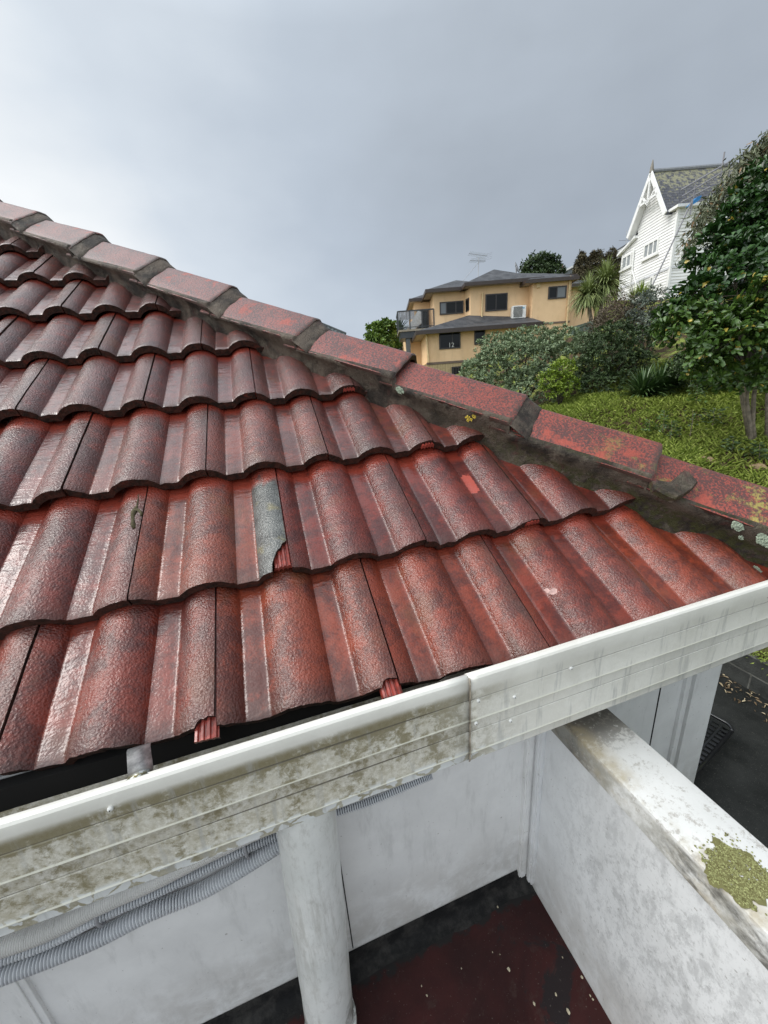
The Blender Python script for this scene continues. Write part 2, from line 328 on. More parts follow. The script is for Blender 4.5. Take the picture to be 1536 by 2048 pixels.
# painted sheet walls
def wall_mat(name, base, lowz=-.86, dirt_amt=1.0, scuff=None):
    m = Mat(name, .42, .45); W_ = m.pos(); X, Y, Z = m.sep(W_)
    bl = m.noise(5, 6, .65, W_); fn = m.noise(130, 4, .7, W_)
    hi = tuple(min(1, c * 1.05) for c in base); lo = tuple(c * .90 for c in base)
    c = m.mix(m.step(bl, .3, .7), lo, hi)
    foot = m.step(Z, lowz + .30, lowz); foot = m.math('MULTIPLY', foot, m.step(m.noise(14, 6, .7, W_, .3), .30, .62))
    c = m.mix(m.math('MULTIPLY', foot, .55 * dirt_amt), c, (.35, .32, .285))
    c = m.mix(m.math('MULTIPLY', m.step(m.noise(26, 6, .7, m.map(W_, (1, 1, .22))), .50, .68), .28 * dirt_amt), c, (.40, .40, .39))
    c = m.mix(m.math('MULTIPLY', m.step(m.noise(95, 3, .6, W_), .685, .72), .6), c, (.24, .22, .20))
    if scuff:
        yc, zc = scuff; dd = m.n('ShaderNodeVectorMath'); dd.operation = 'DISTANCE'; m.l(m.map(W_, (0, 1.0, .72)), dd.inputs[0]); dd.inputs[1].default_value = (0, yc, zc * .72)
        mask = m.step(dd.outputs['Value'], .36, .06)
        blot = m.noise(24, 9, .80, m.vadd(m.map(W_, (1, 1.3, .7)), (3.1, 0, 1.2)), .25)
        c = m.mix(m.math('MULTIPLY', m.math('MULTIPLY', mask, m.step(blot, .46, .60)), .52), c, (.33, .335, .34))
        c = m.mix(m.math('MULTIPLY', m.math('MULTIPLY', mask, m.step(m.noise(120, 4, .7, W_), .55, .66)), .35), c, (.16, .16, .155))
    m.col(c); m.bump(m.math('ADD', fn, m.math('MULTIPLY', bl, 1.2)), .18, .001); return m.m
M_WALL = wall_mat('wall_paint', (.76, .76, .755)); M_PARA = wall_mat('parapet_paint', (.72, .73, .74), -.87, .9, (-.26, -.52))
m = Mat('cap_white', .45, .45); W_ = m.pos(); X, Y, Z = m.sep(W_)
c = m.mix(m.step(m.noise(6, 6, .65, W_), .3, .7), (.60, .60, .585), (.70, .70, .69))
ds = m.step(Y, -.135, -.02); blk = m.math('MULTIPLY', m.step(m.math('ADD', m.noise(100, 5, .7, W_), m.math('MULTIPLY', ds, .32)), .58, .74), ds)
c = m.mix(m.math('MULTIPLY', ds, .55), c, (.42, .375, .30)); c = m.mix(m.math('MULTIPLY', blk, .9), c, (.075, .068, .055))
edge = m.step(X, .730, .690); algae = m.math('MULTIPLY', edge, m.step(m.noise(11, 6, .7, W_), .42, .62)); c = m.mix(m.math('MULTIPLY', algae, .75), c, (.36, .30, .19))
c = m.mix(m.math('MULTIPLY', m.step(m.math('ADD', m.noise(70, 7, .8, W_), m.math('MULTIPLY', m.step(m.noise(7, 4, .6, W_), .45, .65), .08)), .56, .68), .65), c, (.30, .27, .235))
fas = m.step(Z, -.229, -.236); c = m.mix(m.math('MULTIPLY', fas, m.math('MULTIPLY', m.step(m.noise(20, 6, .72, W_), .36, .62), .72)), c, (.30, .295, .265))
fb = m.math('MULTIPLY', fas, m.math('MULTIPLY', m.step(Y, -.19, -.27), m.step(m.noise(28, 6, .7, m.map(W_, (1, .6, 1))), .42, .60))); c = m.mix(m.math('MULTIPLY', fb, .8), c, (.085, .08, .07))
m.col(c); m.bump(m.noise(160, 4, .7, W_), .3, .0015); M_CAPW = m.m
m = Mat('pipe_white', .36, .5); W_ = m.pos(); X, Y, Z = m.sep(W_)
c = m.mix(m.step(m.noise(7, 6, .65, W_), .3, .7), (.62, .635, .62), (.76, .765, .75))
c = m.mix(m.math('MULTIPLY', m.step(m.noise(55, 9, .8, m.map(W_, (1, 1, .45))), .48, .66), .45), c, (.36, .35, .32))
c = m.mix(m.math('MULTIPLY', m.math('MULTIPLY', m.step(Z, -.70, -.80), m.step(m.noise(30, 6, .7, W_), .46, .58)), .8), c, (.12, .115, .10))
c = m.mix(m.math('MULTIPLY', m.step(m.noise(40, 6, .7, m.map(W_, (1, 1, .09))), .50, .66), .40), c, (.33, .32, .28))
m.col(c); m.bump(m.noise(120, 4, .6, W_), .15, .001); M_PIPE = m.m
m = Mat('bitumen', .65, .2); W_ = m.pos(); m.col(m.mix(m.step(m.noise(22, 6, .7, W_), .40, .68), (.006, .006, .0065), (.032, .030, .028))); m.bump(m.noise(60, 5, .7, W_), .7, .004); M_BIT = m.m
m = Mat('deck_membrane', .5, .22, coat=.16, coat_r=.08); W_ = m.pos(); X, Y, Z = m.sep(W_)
c = m.mix(m.step(m.noise(6, 6, .65, W_, .4), .35, .65), (.020, .0035, .0035), (.040, .0070, .0065))
c = m.mix(m.math('MULTIPLY', m.step(m.noise(24, 7, .75, W_), .54, .68), .6), c, (.045, .024, .020)); c = m.mix(m.math('MULTIPLY', m.step(m.noise(8, 6, .7, m.vadd(W_, (2.2, .3, 0)), .5), .56, .62), .85), c, (.010, .009, .010))
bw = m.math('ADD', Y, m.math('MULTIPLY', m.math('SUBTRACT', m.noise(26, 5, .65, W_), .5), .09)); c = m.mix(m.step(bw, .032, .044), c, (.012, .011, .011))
c = m.mix(m.math('MULTIPLY', m.step(m.noise(210, 2, .5, W_), .69, .73), .3), c, (.20, .17, .14)); m.col(c)
m.bump(m.math('ADD', m.noise(14, 5, .6, W_), m.math('MULTIPLY', m.noise(130, 4, .6, W_), .35)), .35, .004); m.rough(m.math('MULTIPLY_ADD', m.noise(5, 4, .6, W_), .4, .25)); M_DECK = m.m
m = Mat('conduit_grey', .35, .5); m.col(m.mix(m.step(m.noise(12, 4), .3, .7), (.50, .52, .55), (.62, .635, .66))); M_COND = m.m
M_GROOVE = plain('groove_shade_grime', (.11, .115, .13), .7)  # shade between the ribs put into the groove colour, along with some dirt
M_CONDL = plain('conduit_pale', (.62, .61, .59), .5)
m = Mat('galvanised', .38, .5, metal=.85); W_ = m.pos(); c = m.mix(m.step(m.noise(60, 5, .7, W_), .35, .65), (.30, .32, .33), (.62, .65, .66)); c = m.mix(m.math('MULTIPLY', m.step(m.sep(W_)[1], -.025, -.045), m.step(m.noise(120, 4, .7, W_), .36, .52)), c, (.07, .06, .02)); m.col(c); M_GALV = m.m
M_WHITE = plain('white_paint', (.80, .80, .78), .4, .06)
M_BLACK = plain('black_plastic', (.012, .012, .014), .3, .2, coat=.4)
M_MOSS = plain('moss_brown', (.075, .062, .03), .9, .45, 90, 1.0, 300, .002)
M_LICH = plain('lichen_grey', (.30, .35, .27), .85, .35, 120, 1.0, 260, .002)
m = Mat('lichen_green', .85, .3); c = m.mix(m.attr('lv', 'Fac'), (.11, .098, .035), (.40, .42, .19)); m.col(c); m.bump(m.noise(300, 3), .6, .001); M_LICHG = m.m
M_LICHY = plain('lichen_yellow', (.55, .40, .05), .85, .3, 120)

# ------------------------------------------------------------------ the tiled house
PIT = 0.60307618; RY, RT = -0.0184, 0.0332
def rp(u, v):
    a = u * math.cos(RY) - v * math.sin(RY); b = u * math.sin(RY) + v * math.cos(RY)
    return np.array([a, b * math.cos(PIT), b * math.sin(PIT) + RT * a])
RU, RV = rp(1, 0), rp(0, 1); RN = np.cross(RU, RV); RN /= np.linalg.norm(RN)
def rpn(u, v, n): return RU * u + RV * v + RN * n
V0 = [.0254, .2773, .5914, .8992, 1.2036, 1.5027, 1.8042, 2.104, 2.404, 2.704]
DU = [.0135, .0154, .0044, -.006, -.0071, -.0116, -.0067, -.0019, 0, 0]
KU = [-.0705, -.0096, -.0038, -.0336, -.006, -.0118, -.006, -.0064, -.006, -.006]
HH = RV - .925 * RU; HH /= np.linalg.norm(HH)
HL = np.array([HH[1] * -1, HH[0], 0]); HL = HL if HL[0] > 0 else -HL; HL /= np.linalg.norm(HL)
HU = np.cross(HL, HH); HU = HU if HU[2] > 0 else -HU
C0 = rp(1.44, 0)
def hp(t, l, u): return C0 + HH * t + HL * l + HU * u

WY = .085
house = thing('tiled_house', (0.4, WY, -2.6), 0, 'house with a wet red concrete tiled roof and white walls, filling the foreground', 'house')
# roof deck under the tiles, both slopes of the hip
b = MB()
def hipcut(v): return 1.44 - .925 * v - .02
rows = []
for v in np.linspace(.005, 3.3, 12): rows.append([rpn(u, v, -.112) for u in np.linspace(-2.6, hipcut(v), 4)])
b.grid(rows)
refl = lambda p: p - 2 * ((p - C0) @ HL) * HL
b.grid([[refl(p) for p in r] for r in rows])
roof = b.build('roof', M_UNDER, house)
# ridge side slope: one wavy tiled sheet on the far side of the hip
PW, PH = .054, .028; RR = (PW * PW + PH * PH) / (2 * PH)
def prof(s):
    x = (s - .136 + .075) % .15 - .075
    if abs(x) >= PW: return -PH - .0006 * math.cos((abs(x) - PW) / .021 * math.pi * .5)
    z = math.sqrt(RR * RR - x * x) - RR
    e = (PW - abs(x)) / .006
    return z if e > 1 else z * e + (z * .72 - PH * .28) * (1 - e) if e > 0 else -PH
ss_base = sorted(set([round(x, 5) for x in
    list(np.linspace(.0016, .040, 9)) + [.0436, .047] + list(np.linspace(.052, .078, 4)) + [.0822, .085, .0885] + list(np.linspace(.093, .179, 19)) + [.1836, .187, .190, .194] + list(np.linspace(.199, .228, 4)) + [.2322, .235, .2385] + list(np.linspace(.243, .2984, 12))]))
def nz(u, v, s, k=0): return noise.noise(Vector((u * s + k * 7.1, v * s + k * 3.3, k * 1.7)))
def tile_mesh(row, i, kind='normal'):
    half = .15 if row % 2 else 0.0
    ub = i * .3 + half + DU[row] - (.3 if row % 2 else 0)
    jr = rnd.uniform
    sag, tw, sh = jr(-.0015, .0015), jr(-.006, .006), jr(-.003, .003)
    L = .385
    ss = ss_base if kind != 'broken' else sorted(set(ss_base + [round(x, 5) for x in np.linspace(.255, .298, 14)]))
    def e0(s):
        e = .0022 * nz(ub + s, row, 60) + .0016 * nz(ub + s, row, 170)
        if kind == 'broken':
            x = (s - .262) / .036
            if x > 0: e += .006 + .066 * (min(1, x) ** .55) + .004 * nz(s, 3, 140)
        if kind == 'chip' and s > .268: e += .012 * min(1, (s - .268) / .008) + .003 * nz(s, 5, 200)
        return e
    vv = np.concatenate([[0, .003, .007, .013], np.linspace(.022, L, 17)])
    ad = []
    def pt(s, dv, top=True, drop=0.0):
        u = ub + s; v = V0[row] + KU[row] * u + dv + sh
        n = prof(s) - .034 / .30 * dv + sag + tw * (s - .15)
        if s < .041: n -= .0016
        if top:
            n += .0011 * nz(u, v, 26, row) + .0006 * nz(u, v, 75, i)
            if dv < .012: n -= .0022 * (1 - dv / .012) ** 2
        else: n -= .0255 - (.012 if dv > .1 else 0)
        return rpn(u, v, n), (u, v, n)
    vs, uvs, pans, bares, dirts, heads = [], [], [], [], [], []
    fs, mi = [], []
    nS, nV = len(ss), len(vv)
    def put(s, dv, top=True):
        p, q = pt(s, dv, top); vs.append(p); uvs.append(q)
        x = (s - .136 + .075) % .15 - .075
        pans.append(max(0., min(1., (abs(x) - PW + .004) / .006)))
        bares.append(1.0 if kind == 'broken' and s > .2325 else 0.0)
        d = max(0, 1 - dv / .05) * .7
        if s > .262: d = max(d, (s - .262) / .036 * .75 * (1 if (i * 7 + row * 3) % 3 else .4))
        dirts.append(d); heads.append(max(0., min(1., (dv - .272) / .010)) if top else 0)
    for k in range(nV):
        for s in ss:
            e = e0(s); put(s, e + (L - e) * vv[k] / L)
    for k in range(nV - 1):
        for j in range(nS - 1):
            a = k * nS + j; fs.append((a, a + 1, a + nS + 1, a + nS)); mi.append(0)
    b0 = len(vs)
    for k in (0, 1):                               # underside
        for s in ss: put(s, e0(s) + .001 if k == 0 else L, False)
    for j in range(nS - 1):
        fs.append((b0 + j, b0 + nS + j, b0 + nS + j + 1, b0 + j + 1)); mi.append(1)
        fs.append((j, b0 + j, b0 + j + 1, j + 1)); mi.append(1)
    for j in (0, nS - 1):
        for k in range(nV - 1):
            pass
    # side walls
    lf = [k * nS for k in range(nV)] + [b0 + nS, b0]; rt = [k * nS + nS - 1 for k in range(nV)] + [b0 + 2 * nS - 1, b0 + nS - 1]
    fs.append(tuple(lf)); mi.append(1); fs.append(tuple(rt[::-1])); mi.append(1)
    # ribbed underlock, reaching left below the neighbour
    lk = []; k0 = len(vs)
    ext = -.016 if (row == 0 and i in (0, 1)) else -.003 if (row, i) in ((2, 2), (3, 2), (1, 3)) else .010
    for dv in (ext + .0, .02, L):
        r = []
        for q in range(21):
            s = -.034 + .037 * q / 20; n_ = -.0118 + (.0024 if q % 5 in (1, 2, 3) else -.0016)
            u = ub + s; v = V0[row] + KU[row] * u + dv + sh
            n = prof(s % .3) + n_ - .034 / .30 * dv + sag
            vs.append(rpn(u, v, n)); uvs.append((u, v, n)); pans.append(0); bares.append(0); dirts.append(0); heads.append(0)
    for r in range(2):
        for q in range(20):
            a = k0 + r * 21 + q; fs.append((a, a + 1, a + 22, a + 21)); mi.append(2)
    k1 = len(vs)
    for q in range(21):                            # its blunt end
        p = vs[k0 + q] - RN * .011; vs.append(p); uvs.append(uvs[k0 + q]); pans.append(0); bares.append(0); dirts.append(0); heads.append(0)
    for q in range(20): fs.append((k0 + q, k1 + q, k1 + q + 1, k0 + q + 1)); mi.append(2)
    fs.append((k0, k0 + 21, k0 + 42, k1)); mi.append(2)
    return vs, uvs, pans, bares, dirts, heads, fs, mi
hl = Matrix(house.matrix_basis).inverted()
def in_view(pts, mgn=70):
    q = (np.array(pts) - CP) @ CR.T
    if (q[:, 2] < .05).all(): return False
    q = q[q[:, 2] > .05]; x = 768 + FPX * q[:, 0] / q[:, 2]; y = 1024 + FPX * q[:, 1] / q[:, 2]
    return x.max() > -mgn and x.min() < 1536 + mgn and y.max() > -mgn and y.min() < 2048 + mgn
ntile = 0
for row in range(10):
    for i in range(-9, 6):
        half = .15 if row % 2 else 0.0
        ub = i * .3 + half + DU[row] - (.3 if row % 2 else 0)
        corners = [rpn(ub + s, V0[row] + KU[row] * ub + v, 0) for s in (0, .15, .3) for v in (0, .15, .3)]
        if min((c - C0) @ HL for c in corners) > -.075: continue
        if not in_view(corners): continue
        kind = 'broken' if (row == 1 and i == 0) else ('chip' if (row, i) in ((0, -1), (0, 0), (0, 2)) else 'normal')
        if row == 1: kind = 'broken' if abs(ub + .3 - .165) < .05 else 'normal'
        vs, uvs, pans, bares, dirts, heads, fs, mi = tile_mesh(row, i, kind)
        me = bpy.data.meshes.new('roof_tile'); bm = bmesh.new()
        lu = bm.verts.layers.float_vector.new('ruv'); lp = bm.verts.layers.float.new('pan'); lb = bm.verts.layers.float.new('bare'); ld = bm.verts.layers.float.new('dirt'); lh = bm.verts.layers.float.new('head')
        bv = []
        for p, q, a_, b_, c_, h_ in zip(vs, uvs, pans, bares, dirts, heads):
            x = bm.verts.new(hl @ Vector(p)); x[lu] = Vector(q); x[lp] = a_; x[lb] = b_; x[ld] = c_; x[lh] = h_; bv.append(x)
        for f_, m_ in zip(fs, mi):
            try: g = bm.faces.new([bv[k] for k in f_]); g.material_index = m_; g.smooth = True
            except ValueError: pass
        if max((c - C0) @ HL for c in corners) > -.045:
            bmesh.ops.bisect_plane(bm, geom=bm.verts[:] + bm.edges[:] + bm.faces[:], plane_co=hl @ Vector(C0 - HL * .035), plane_no=Vector(HL), clear_outer=True)
        bmesh.ops.recalc_face_normals(bm, faces=bm.faces)
        bm.to_mesh(me); bm.free()
        if not len(me.polygons): continue
        me.set_sharp_from_angle(angle=math.radians(42))
        for m_ in (M_TILE, M_EDGE, M_LOCK): me.materials.append(m_)
        o = bpy.data.objects.new('roof_tile', me); S.collection.objects.link(o); o.parent = roof; ntile += 1
        if kind == 'broken': o['label'] = 'tile with bare grey concrete roll and a broken lower corner'
print('tiles', ntile)
# far slope behind the hip: courses of wavy tiles as one sheet
b = MB()
for r in range(9):
    rows = []
    for dv in (0, .003, .16, .345):
        v = V0[r] + dv; lim = 1.44 - .925 * v - .06
        line = []
        for k in range(61):
            u = lim - 2.2 + 2.2 * k / 60; line.append(refl(rpn(u, v, prof((u + (.15 if r % 2 else 0)) % .3) - .034 / .3 * dv - (.013 if dv == 0 else 0))))
        rows.append(line)
    b.grid(rows)
far = b.build('tile_courses', M_EDGE, roof, smooth='auto')

# hip caps: (distance up the hip, height of side edge, height of crease) at each cap's lower end
CAPS = [(.03, .024, .097), (.447, .022, .0949), (.820, .018, .0863), (1.195, .013, .0788), (1.567, .001, .0713), (1.948, -.005, .0702), (2.320, .000, .0718), (2.695, -.006, .0712), (3.075, -.001, .0642), (3.46, -.004, .062), (3.85, -.004, .06)]
def cap_profile(l_, c_, dl=0.0):
    k = [(-.117 - dl, l_ - .004), (-.100 - dl * .8, l_ + .0135), (-.075, l_ + (c_ - l_) * .43), (-.048, l_ + (c_ - l_) * .71), (-.026, c_ - .0045), (-.016, c_ + .0015), (0, c_ + .003)]
    return k + [(-x, y) for x, y in k[-2::-1]]
def cap(idx):
    t0, l0, c0 = CAPS[idx]; t1, l1, c1 = CAPS[idx + 1]
    b = MB(); rows = []; ts = [0, .004, .012] + list(np.linspace(.04, 1, 14))
    T = (t1 - t0) + .045
    dirts = []
    pr0 = cap_profile(l0, c0); drop = .030
    for tt in ts:
        sink = drop * tt; ll = l0 + (l1 - l0) * tt - sink; cc = c0 + (c1 - c0) * tt - sink
        dl = -.013 * tt ** 2
        pr = cap_profile(ll, cc, dl)
        r = []
        # finer sampling across the profile
        for q in range(len(pr) - 1):
            for z in (0, .5):
                a, c = pr[q], pr[q + 1]; l, u = a[0] + (c[0] - a[0]) * z, a[1] + (c[1] - a[1]) * z
                t = t0 + T * tt
                u += .0013 * nz(t * 1.0, l, 30, idx) - (.004 * (1 - tt / .012) if tt < .012 else 0)
                e = .003 * nz(l, idx, 40) if tt < .001 else 0
                r.append(hp(t + e, l, u)); dirts.append(max(0, 1 - tt / .06) * .9)
        r.append(hp(t0 + T * tt, pr[-1][0], pr[-1][1])); dirts.append(.3)
        rows.append(r)
    b.grid(rows, 0)
    n = len(rows[0])
    inner = [[p - HU * (.014 if 0 < q < n - 1 else .004) for q, p in enumerate(rw)] for rw in (rows[0], rows[-1])]
    b.grid(inner, 1); dirts += [1.] * (2 * n)
    b.grid([rows[0], inner[0]], 1); dirts += [1.] * (2 * n)
    b.grid([[r[0] for r in rows], [inner[0][0] + (inner[1][0] - inner[0][0]) * tt for tt in ts]], 1); dirts += [.9] * (2 * len(ts))
    o = b.build('hip_cap', [M_CAP, M_EDGE], house, smooth='auto')
    at = o.data.attributes.new('dirt', 'FLOAT', 'POINT'); at.data.foreach_set('value', dirts)
    return o
for idx in range(0, 10): cap(idx)
# pointing mortar across the caps' joints (two joints have lost theirs)
def pointing(idx, wd=.052):
    t0, l0, c0 = CAPS[idx]; tb, lb, cb = CAPS[idx - 1]
    f0 = (t0 - tb) / (t0 - tb + .0); 
    b = MB(); rows = []
    for k in range(9):
        z = k / 8.0; r = []
        t = t0 + .006 - (wd + .012) * z
        # surface of the cap below at t
        tt = (t - tb) / (t0 - tb + .045)
        lw = lb + (l0 - lb) * tt - .030 * tt; cw = cb + (c0 - cb) * tt - .030 * tt
        p_hi = cap_profile(l0, c0); p_lo = cap_profile(lw, cw)
        for q in range(len(p_hi) - 1):
            for zz in (0, .34, .67):
                l1 = p_hi[q][0] + (p_hi[q + 1][0] - p_hi[q][0]) * zz; h1 = p_hi[q][1] + (p_hi[q + 1][1] - p_hi[q][1]) * zz - .004
                h2 = p_lo[q][1] + (p_lo[q + 1][1] - p_lo[q][1]) * zz + .0035 * (1 - z)
                e = .006 * nz(l1 * 1.0, idx, 28) + .002 * nz(l1, idx, 90)
                h = h1 + (h2 - h1) * (z ** .9) + .0016 * nz(l1, t, 60, idx) - (.005 if k == 8 else 0)
                r.append(hp(t + e * z, l1 * (1.012 if k < 8 else 1.0), h))
        rows.append(r)
    b.grid(rows)
    return b.build('mortar_pointing', M_MORTAR, house, smooth=True)
for idx in (2, 4, 5, 6, 7, 8, 9): pointing(idx)
# mortar bed along the near side of the hip
b = MB(); rows = []; moss = []
def cap_edge(t):
    for k in range(len(CAPS) - 1):
        if t < CAPS[k + 1][0] or k == len(CAPS) - 2:
            t0, l0, c0 = CAPS[k]; t1, l1, c1 = CAPS[k + 1]; tt = (t - t0) / (t1 - t0); return l0 + (l1 - l0) * tt - .030 * tt, .013 * max(0, tt) ** 2
for t in np.linspace(-.10, 3.7, 420):
    e, w = cap_edge(max(t, .03)); e -= .003; r = []
    for k, (l, u) in enumerate([(-.104 + w, e + .012), (-.1165 + w, e + .0075), (-.1170 + w * .8, e - .004), (-.1060 + w * .4, e * .5 - .020), (-.0860, -.042), (-.0790, -.058), (-.0740, -.078), (-.068, -.110)]):
        g = .0060 * nz(t, l, 11, 5) + .0034 * nz(t, l, 40, 3) + .0016 * nz(t, l * 3, 95, 8)
        r.append(hp(t, l - g * (1 if k > 1 else .3), u)); moss.append((.85 if k in (4, 5, 6) else .6 if k in (0, 1) else 0) * max(0, min(1, (1.1 - t) / .6)) )
    rows.append(r)
b.grid(rows); o = b.build('mortar_bed', M_MORTAR, house, smooth=True)
at = o.data.attributes.new('moss', 'FLOAT', 'POINT'); at.data.foreach_set('value', moss)
# house walls: sheet, battens, corner trim, bitumen upstand
b = MB()
b.box(-2.6, 1.33, WY, WY + .10, -.845, -.03); b.box(-2.6, 1.33, WY + .004, WY + .10, -2.6, -.845)
wall = b.build('wall', M_WALL, house)
for x0, x1, z0, z1, y in ((.655, .683, -.852, -.035, .012), (-.418, -.396, -.84, -.035, .007), (.172, .1745, -.83, -.035, .0012), (1.195, 1.215, -2.6, -.035, .010), (1.225, 1.328, -2.6, -.035, .014), (1.1045, 1.108, -2.6, -.035, .0015)):
    b = MB(); b.box(x0, x1, WY - y, WY + .02, z0, z1, 0)
    if x1 - x0 > .02 and x1 < 1: b.box(x0 + .004, x1 - .010, WY - y - .003, WY - y + .002, z0 + .001, z1, 0)
    b.build('cover_batten' if x1 - x0 > .01 else 'sheet_joint', M_WALL if x1 - x0 > .01 else M_UNDER, wall, bevel=.0012 if x1 - x0 > .01 else 0)
b = MB(); b.box(1.232, 1.327, WY + .02, 5.0, -2.6, -.03); b.build('side_wall', M_WALL, house)
b = MB()
rows = []
for x in np.linspace(-2.6, .689, 90):
    g = .012 * noise.noise(Vector((x * 9, 2, 0))) + .006 * noise.noise(Vector((x * 40, 1, 0)))
    rows.append([(x, WY - .001, -.836), (x, WY - .004, -.842), (x, WY - .008, -.868), (x, WY - .018 - g * .4, -.880), (x, WY - .034 - g * .8, -.8838), (x, WY - .048 - g * 1.3, -.889)])
b.grid(rows); b.build('wall_upstand', M_BIT, house, smooth=True)
b = MB(); b.box(-2.6, 1.42, .062, .082, -.12, -.032); b.build('fascia_board', M_UNDER, house)

# gutter
gut = thing('gutter', (.4, 0, -.16), 0, 'white ribbed eaves gutter along the red tiles, its near half green with algae', 'gutter')
def gprof(o=0.0):
    p = [(-.036, .002), (-.0365, .010), (-.039, .0175), (-.0435, .0215), (-.0485, .0225), (-.0528, .0205), (-.0552, .0170), (-.0562, .0115), (-.0563, .004), (-.0562, -.004)]
    p += [(-.0560, -.0215), (-.0540, -.0232), (-.0560, -.0249), (-.0562, -.0635), (-.0574, -.067), (-.0562, -.0705), (-.0560, -.0895), (-.0540, -.0912), (-.0560, -.0929), (-.0562, -.1355), (-.0574, -.139), (-.0562, -.1425), (-.0558, -.1555), (-.0530, -.1600), (-.046, -.1605), (.056, -.158), (.060, -.150), (.060, -.07)]
    return [(y - o if y < -.045 else y, z + (o if z > .015 else 0) - (o if z < -.155 else 0)) for y, z in p]
for x0, x1, o in ((-2.6, .4260, 0.0), (.4195, 1.452, .0015)):
    b = MB(); rows = []
    for k in range(61):
        x = x0 + (x1 - x0) * k / 60; wv = .0014 * noise.noise(Vector((x * 3, 0, 0))) + (.0006 * noise.noise(Vector((x * 14, 3, 0))))
        rows.append([(x, y, z + wv) for y, z in gprof(o)])
    b.grid(rows)
    s_ = b.build('gutter_section', M_GUT, gut, smooth=True); s_.data.set_sharp_from_angle(angle=math.radians(24))
    sd_ = s_.modifiers.new('s', 'SOLIDIFY'); sd_.thickness = .0012; sd_.offset = -1
    s_['label'] = 'gutter length stained green-brown with algae' if x0 < 0 else 'cleaner gutter length with rain streaks'
# rubbery sealant line at the joint, rivets
b = MB(); b.tube([(.4192, y - .0022, z + (.002 if z > .015 else -.002 if z < -.15 else 0)) for y, z in gprof()[5:24]], .0011, 6)
b.build('joint_seal', plain('seal', (.34, .29, .23), .6, .4, 60), gut)
for px in ((957, 1402), (952, 1447), (1029, 1394), (1021, 1442), (220, 1619), (1142, 1337)):
    p = onp(*px, 1, -.0585); b = MB()
    b.tube([(p[0], -.0560, p[2]), (p[0], -.0588, p[2]), (p[0], -.0600, p[2]), (p[0], -.0605, p[2])], [.0036, .0036, .0026, .001], 12)
    b.tube([(p[0], -.0604, p[2]), (p[0], -.0610, p[2])], .0009, 8, mi=1)
    b.build('rivet', [M_WHITE, M_UNDER], gut, smooth='auto')
b = MB()                                            # galvanised strap over the gutter
s0 = onp(277, 1497, 1, .012); st = [(s0[0] - .006, .03, s0[2] - .012), tuple(s0), (-.0755, -.034, .0185), (-.0752, -.046, .0215)]
b.grid([[(x - .0155, y, z), (x, y, z + .0008), (x + .0155, y, z)] for x, y, z in st]); o = b.build('gutter_strap', M_GALV, gut, smooth=True)
sd_ = o.modifiers.new('s', 'SOLIDIFY'); sd_.thickness = .0016
b = MB(); rows = []
for k in range(30):
    x = -2.6 + 4 * k / 29; rows.append([(x, y, -.150 + .012 * noise.noise(Vector((x * 12, y * 40, 0)))) for y in np.linspace(-.052, .058, 8)])
b.grid(rows); b.build('gutter_sludge', plain('sludge', (.016, .014, .012), .6, .5, 40, .8, 80, .004), gut, smooth=True)

# downpipe
p0, p1 = np.array([.1262, -.0035, -.150]), np.array([.0961, -.0035, -.876])
b = MB()
zz = np.linspace(0, 1, 26)
b.tube([p0 + (p1 - p0) * z for z in zz], [.0525 + .0004 * math.sin(z * 31) for z in zz], 40, cap=False)
b.tube([p0 + (p1 - p0) * z for z in (.965, .99, 1.0)], [.058, .0585, .054], 40)
pipe = b.build('downpipe', M_PIPE, None, smooth='auto', origin=(.0961, -.0035, -.876))
tag(pipe, 'round white downpipe with grey scuffs, standing in front of the white wall', 'downpipe')

# corrugated conduits under the gutter
def conduit(px, y, r, pitch, mat, label, depth=.34):
    P3 = [onp(x, yy, 1, y) for x, yy in px]; P3 = [P3[0] + (P3[0] - P3[1]) * 2] + P3
    P3 = np.array(P3); seg = np.r_[0, np.cumsum(np.linalg.norm(np.diff(P3, axis=0), axis=1))]
    L = seg[-1]; n = int(L / pitch); path, rs = [], []
    def at(s):
        # smooth Catmull-like interpolation
        q = np.array([np.interp(s + o, seg, P3[:, k]) for o in (-.03, -.015, 0, .015, .03) for k in range(3)]).reshape(5, 3); return q.mean(0)
    for k in range(n):
        s = k * pitch
        for f, q in ((0, 1 - depth), (.36, 1 - depth), (.46, 1), (.82, 1), (.92, 1 - depth)):
            path.append(at(s + f * pitch)); rs.append(r * q)
    b = MB(); b.tube(path, rs, 16)
    nf = (len(path) - 1) * 16
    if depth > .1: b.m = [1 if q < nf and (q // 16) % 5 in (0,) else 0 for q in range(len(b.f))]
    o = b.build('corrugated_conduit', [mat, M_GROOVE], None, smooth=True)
    return tag(o, label, 'conduit', 'corrugated conduits under the gutter')
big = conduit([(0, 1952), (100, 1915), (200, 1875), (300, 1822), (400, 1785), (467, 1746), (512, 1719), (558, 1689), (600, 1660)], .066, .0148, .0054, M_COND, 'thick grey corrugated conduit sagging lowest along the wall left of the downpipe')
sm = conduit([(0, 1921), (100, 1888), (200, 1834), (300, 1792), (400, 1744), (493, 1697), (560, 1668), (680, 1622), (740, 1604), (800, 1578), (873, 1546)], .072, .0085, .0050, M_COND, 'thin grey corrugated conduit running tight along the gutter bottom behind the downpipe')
pale = conduit([(0, 1893), (100, 1860), (200, 1806), (300, 1764), (400, 1712), (500, 1665), (600, 1625)], .070, .0165, .0034, M_CONDL, 'pale fine-ribbed conduit half hidden between the gutter and the thin conduit', .06)
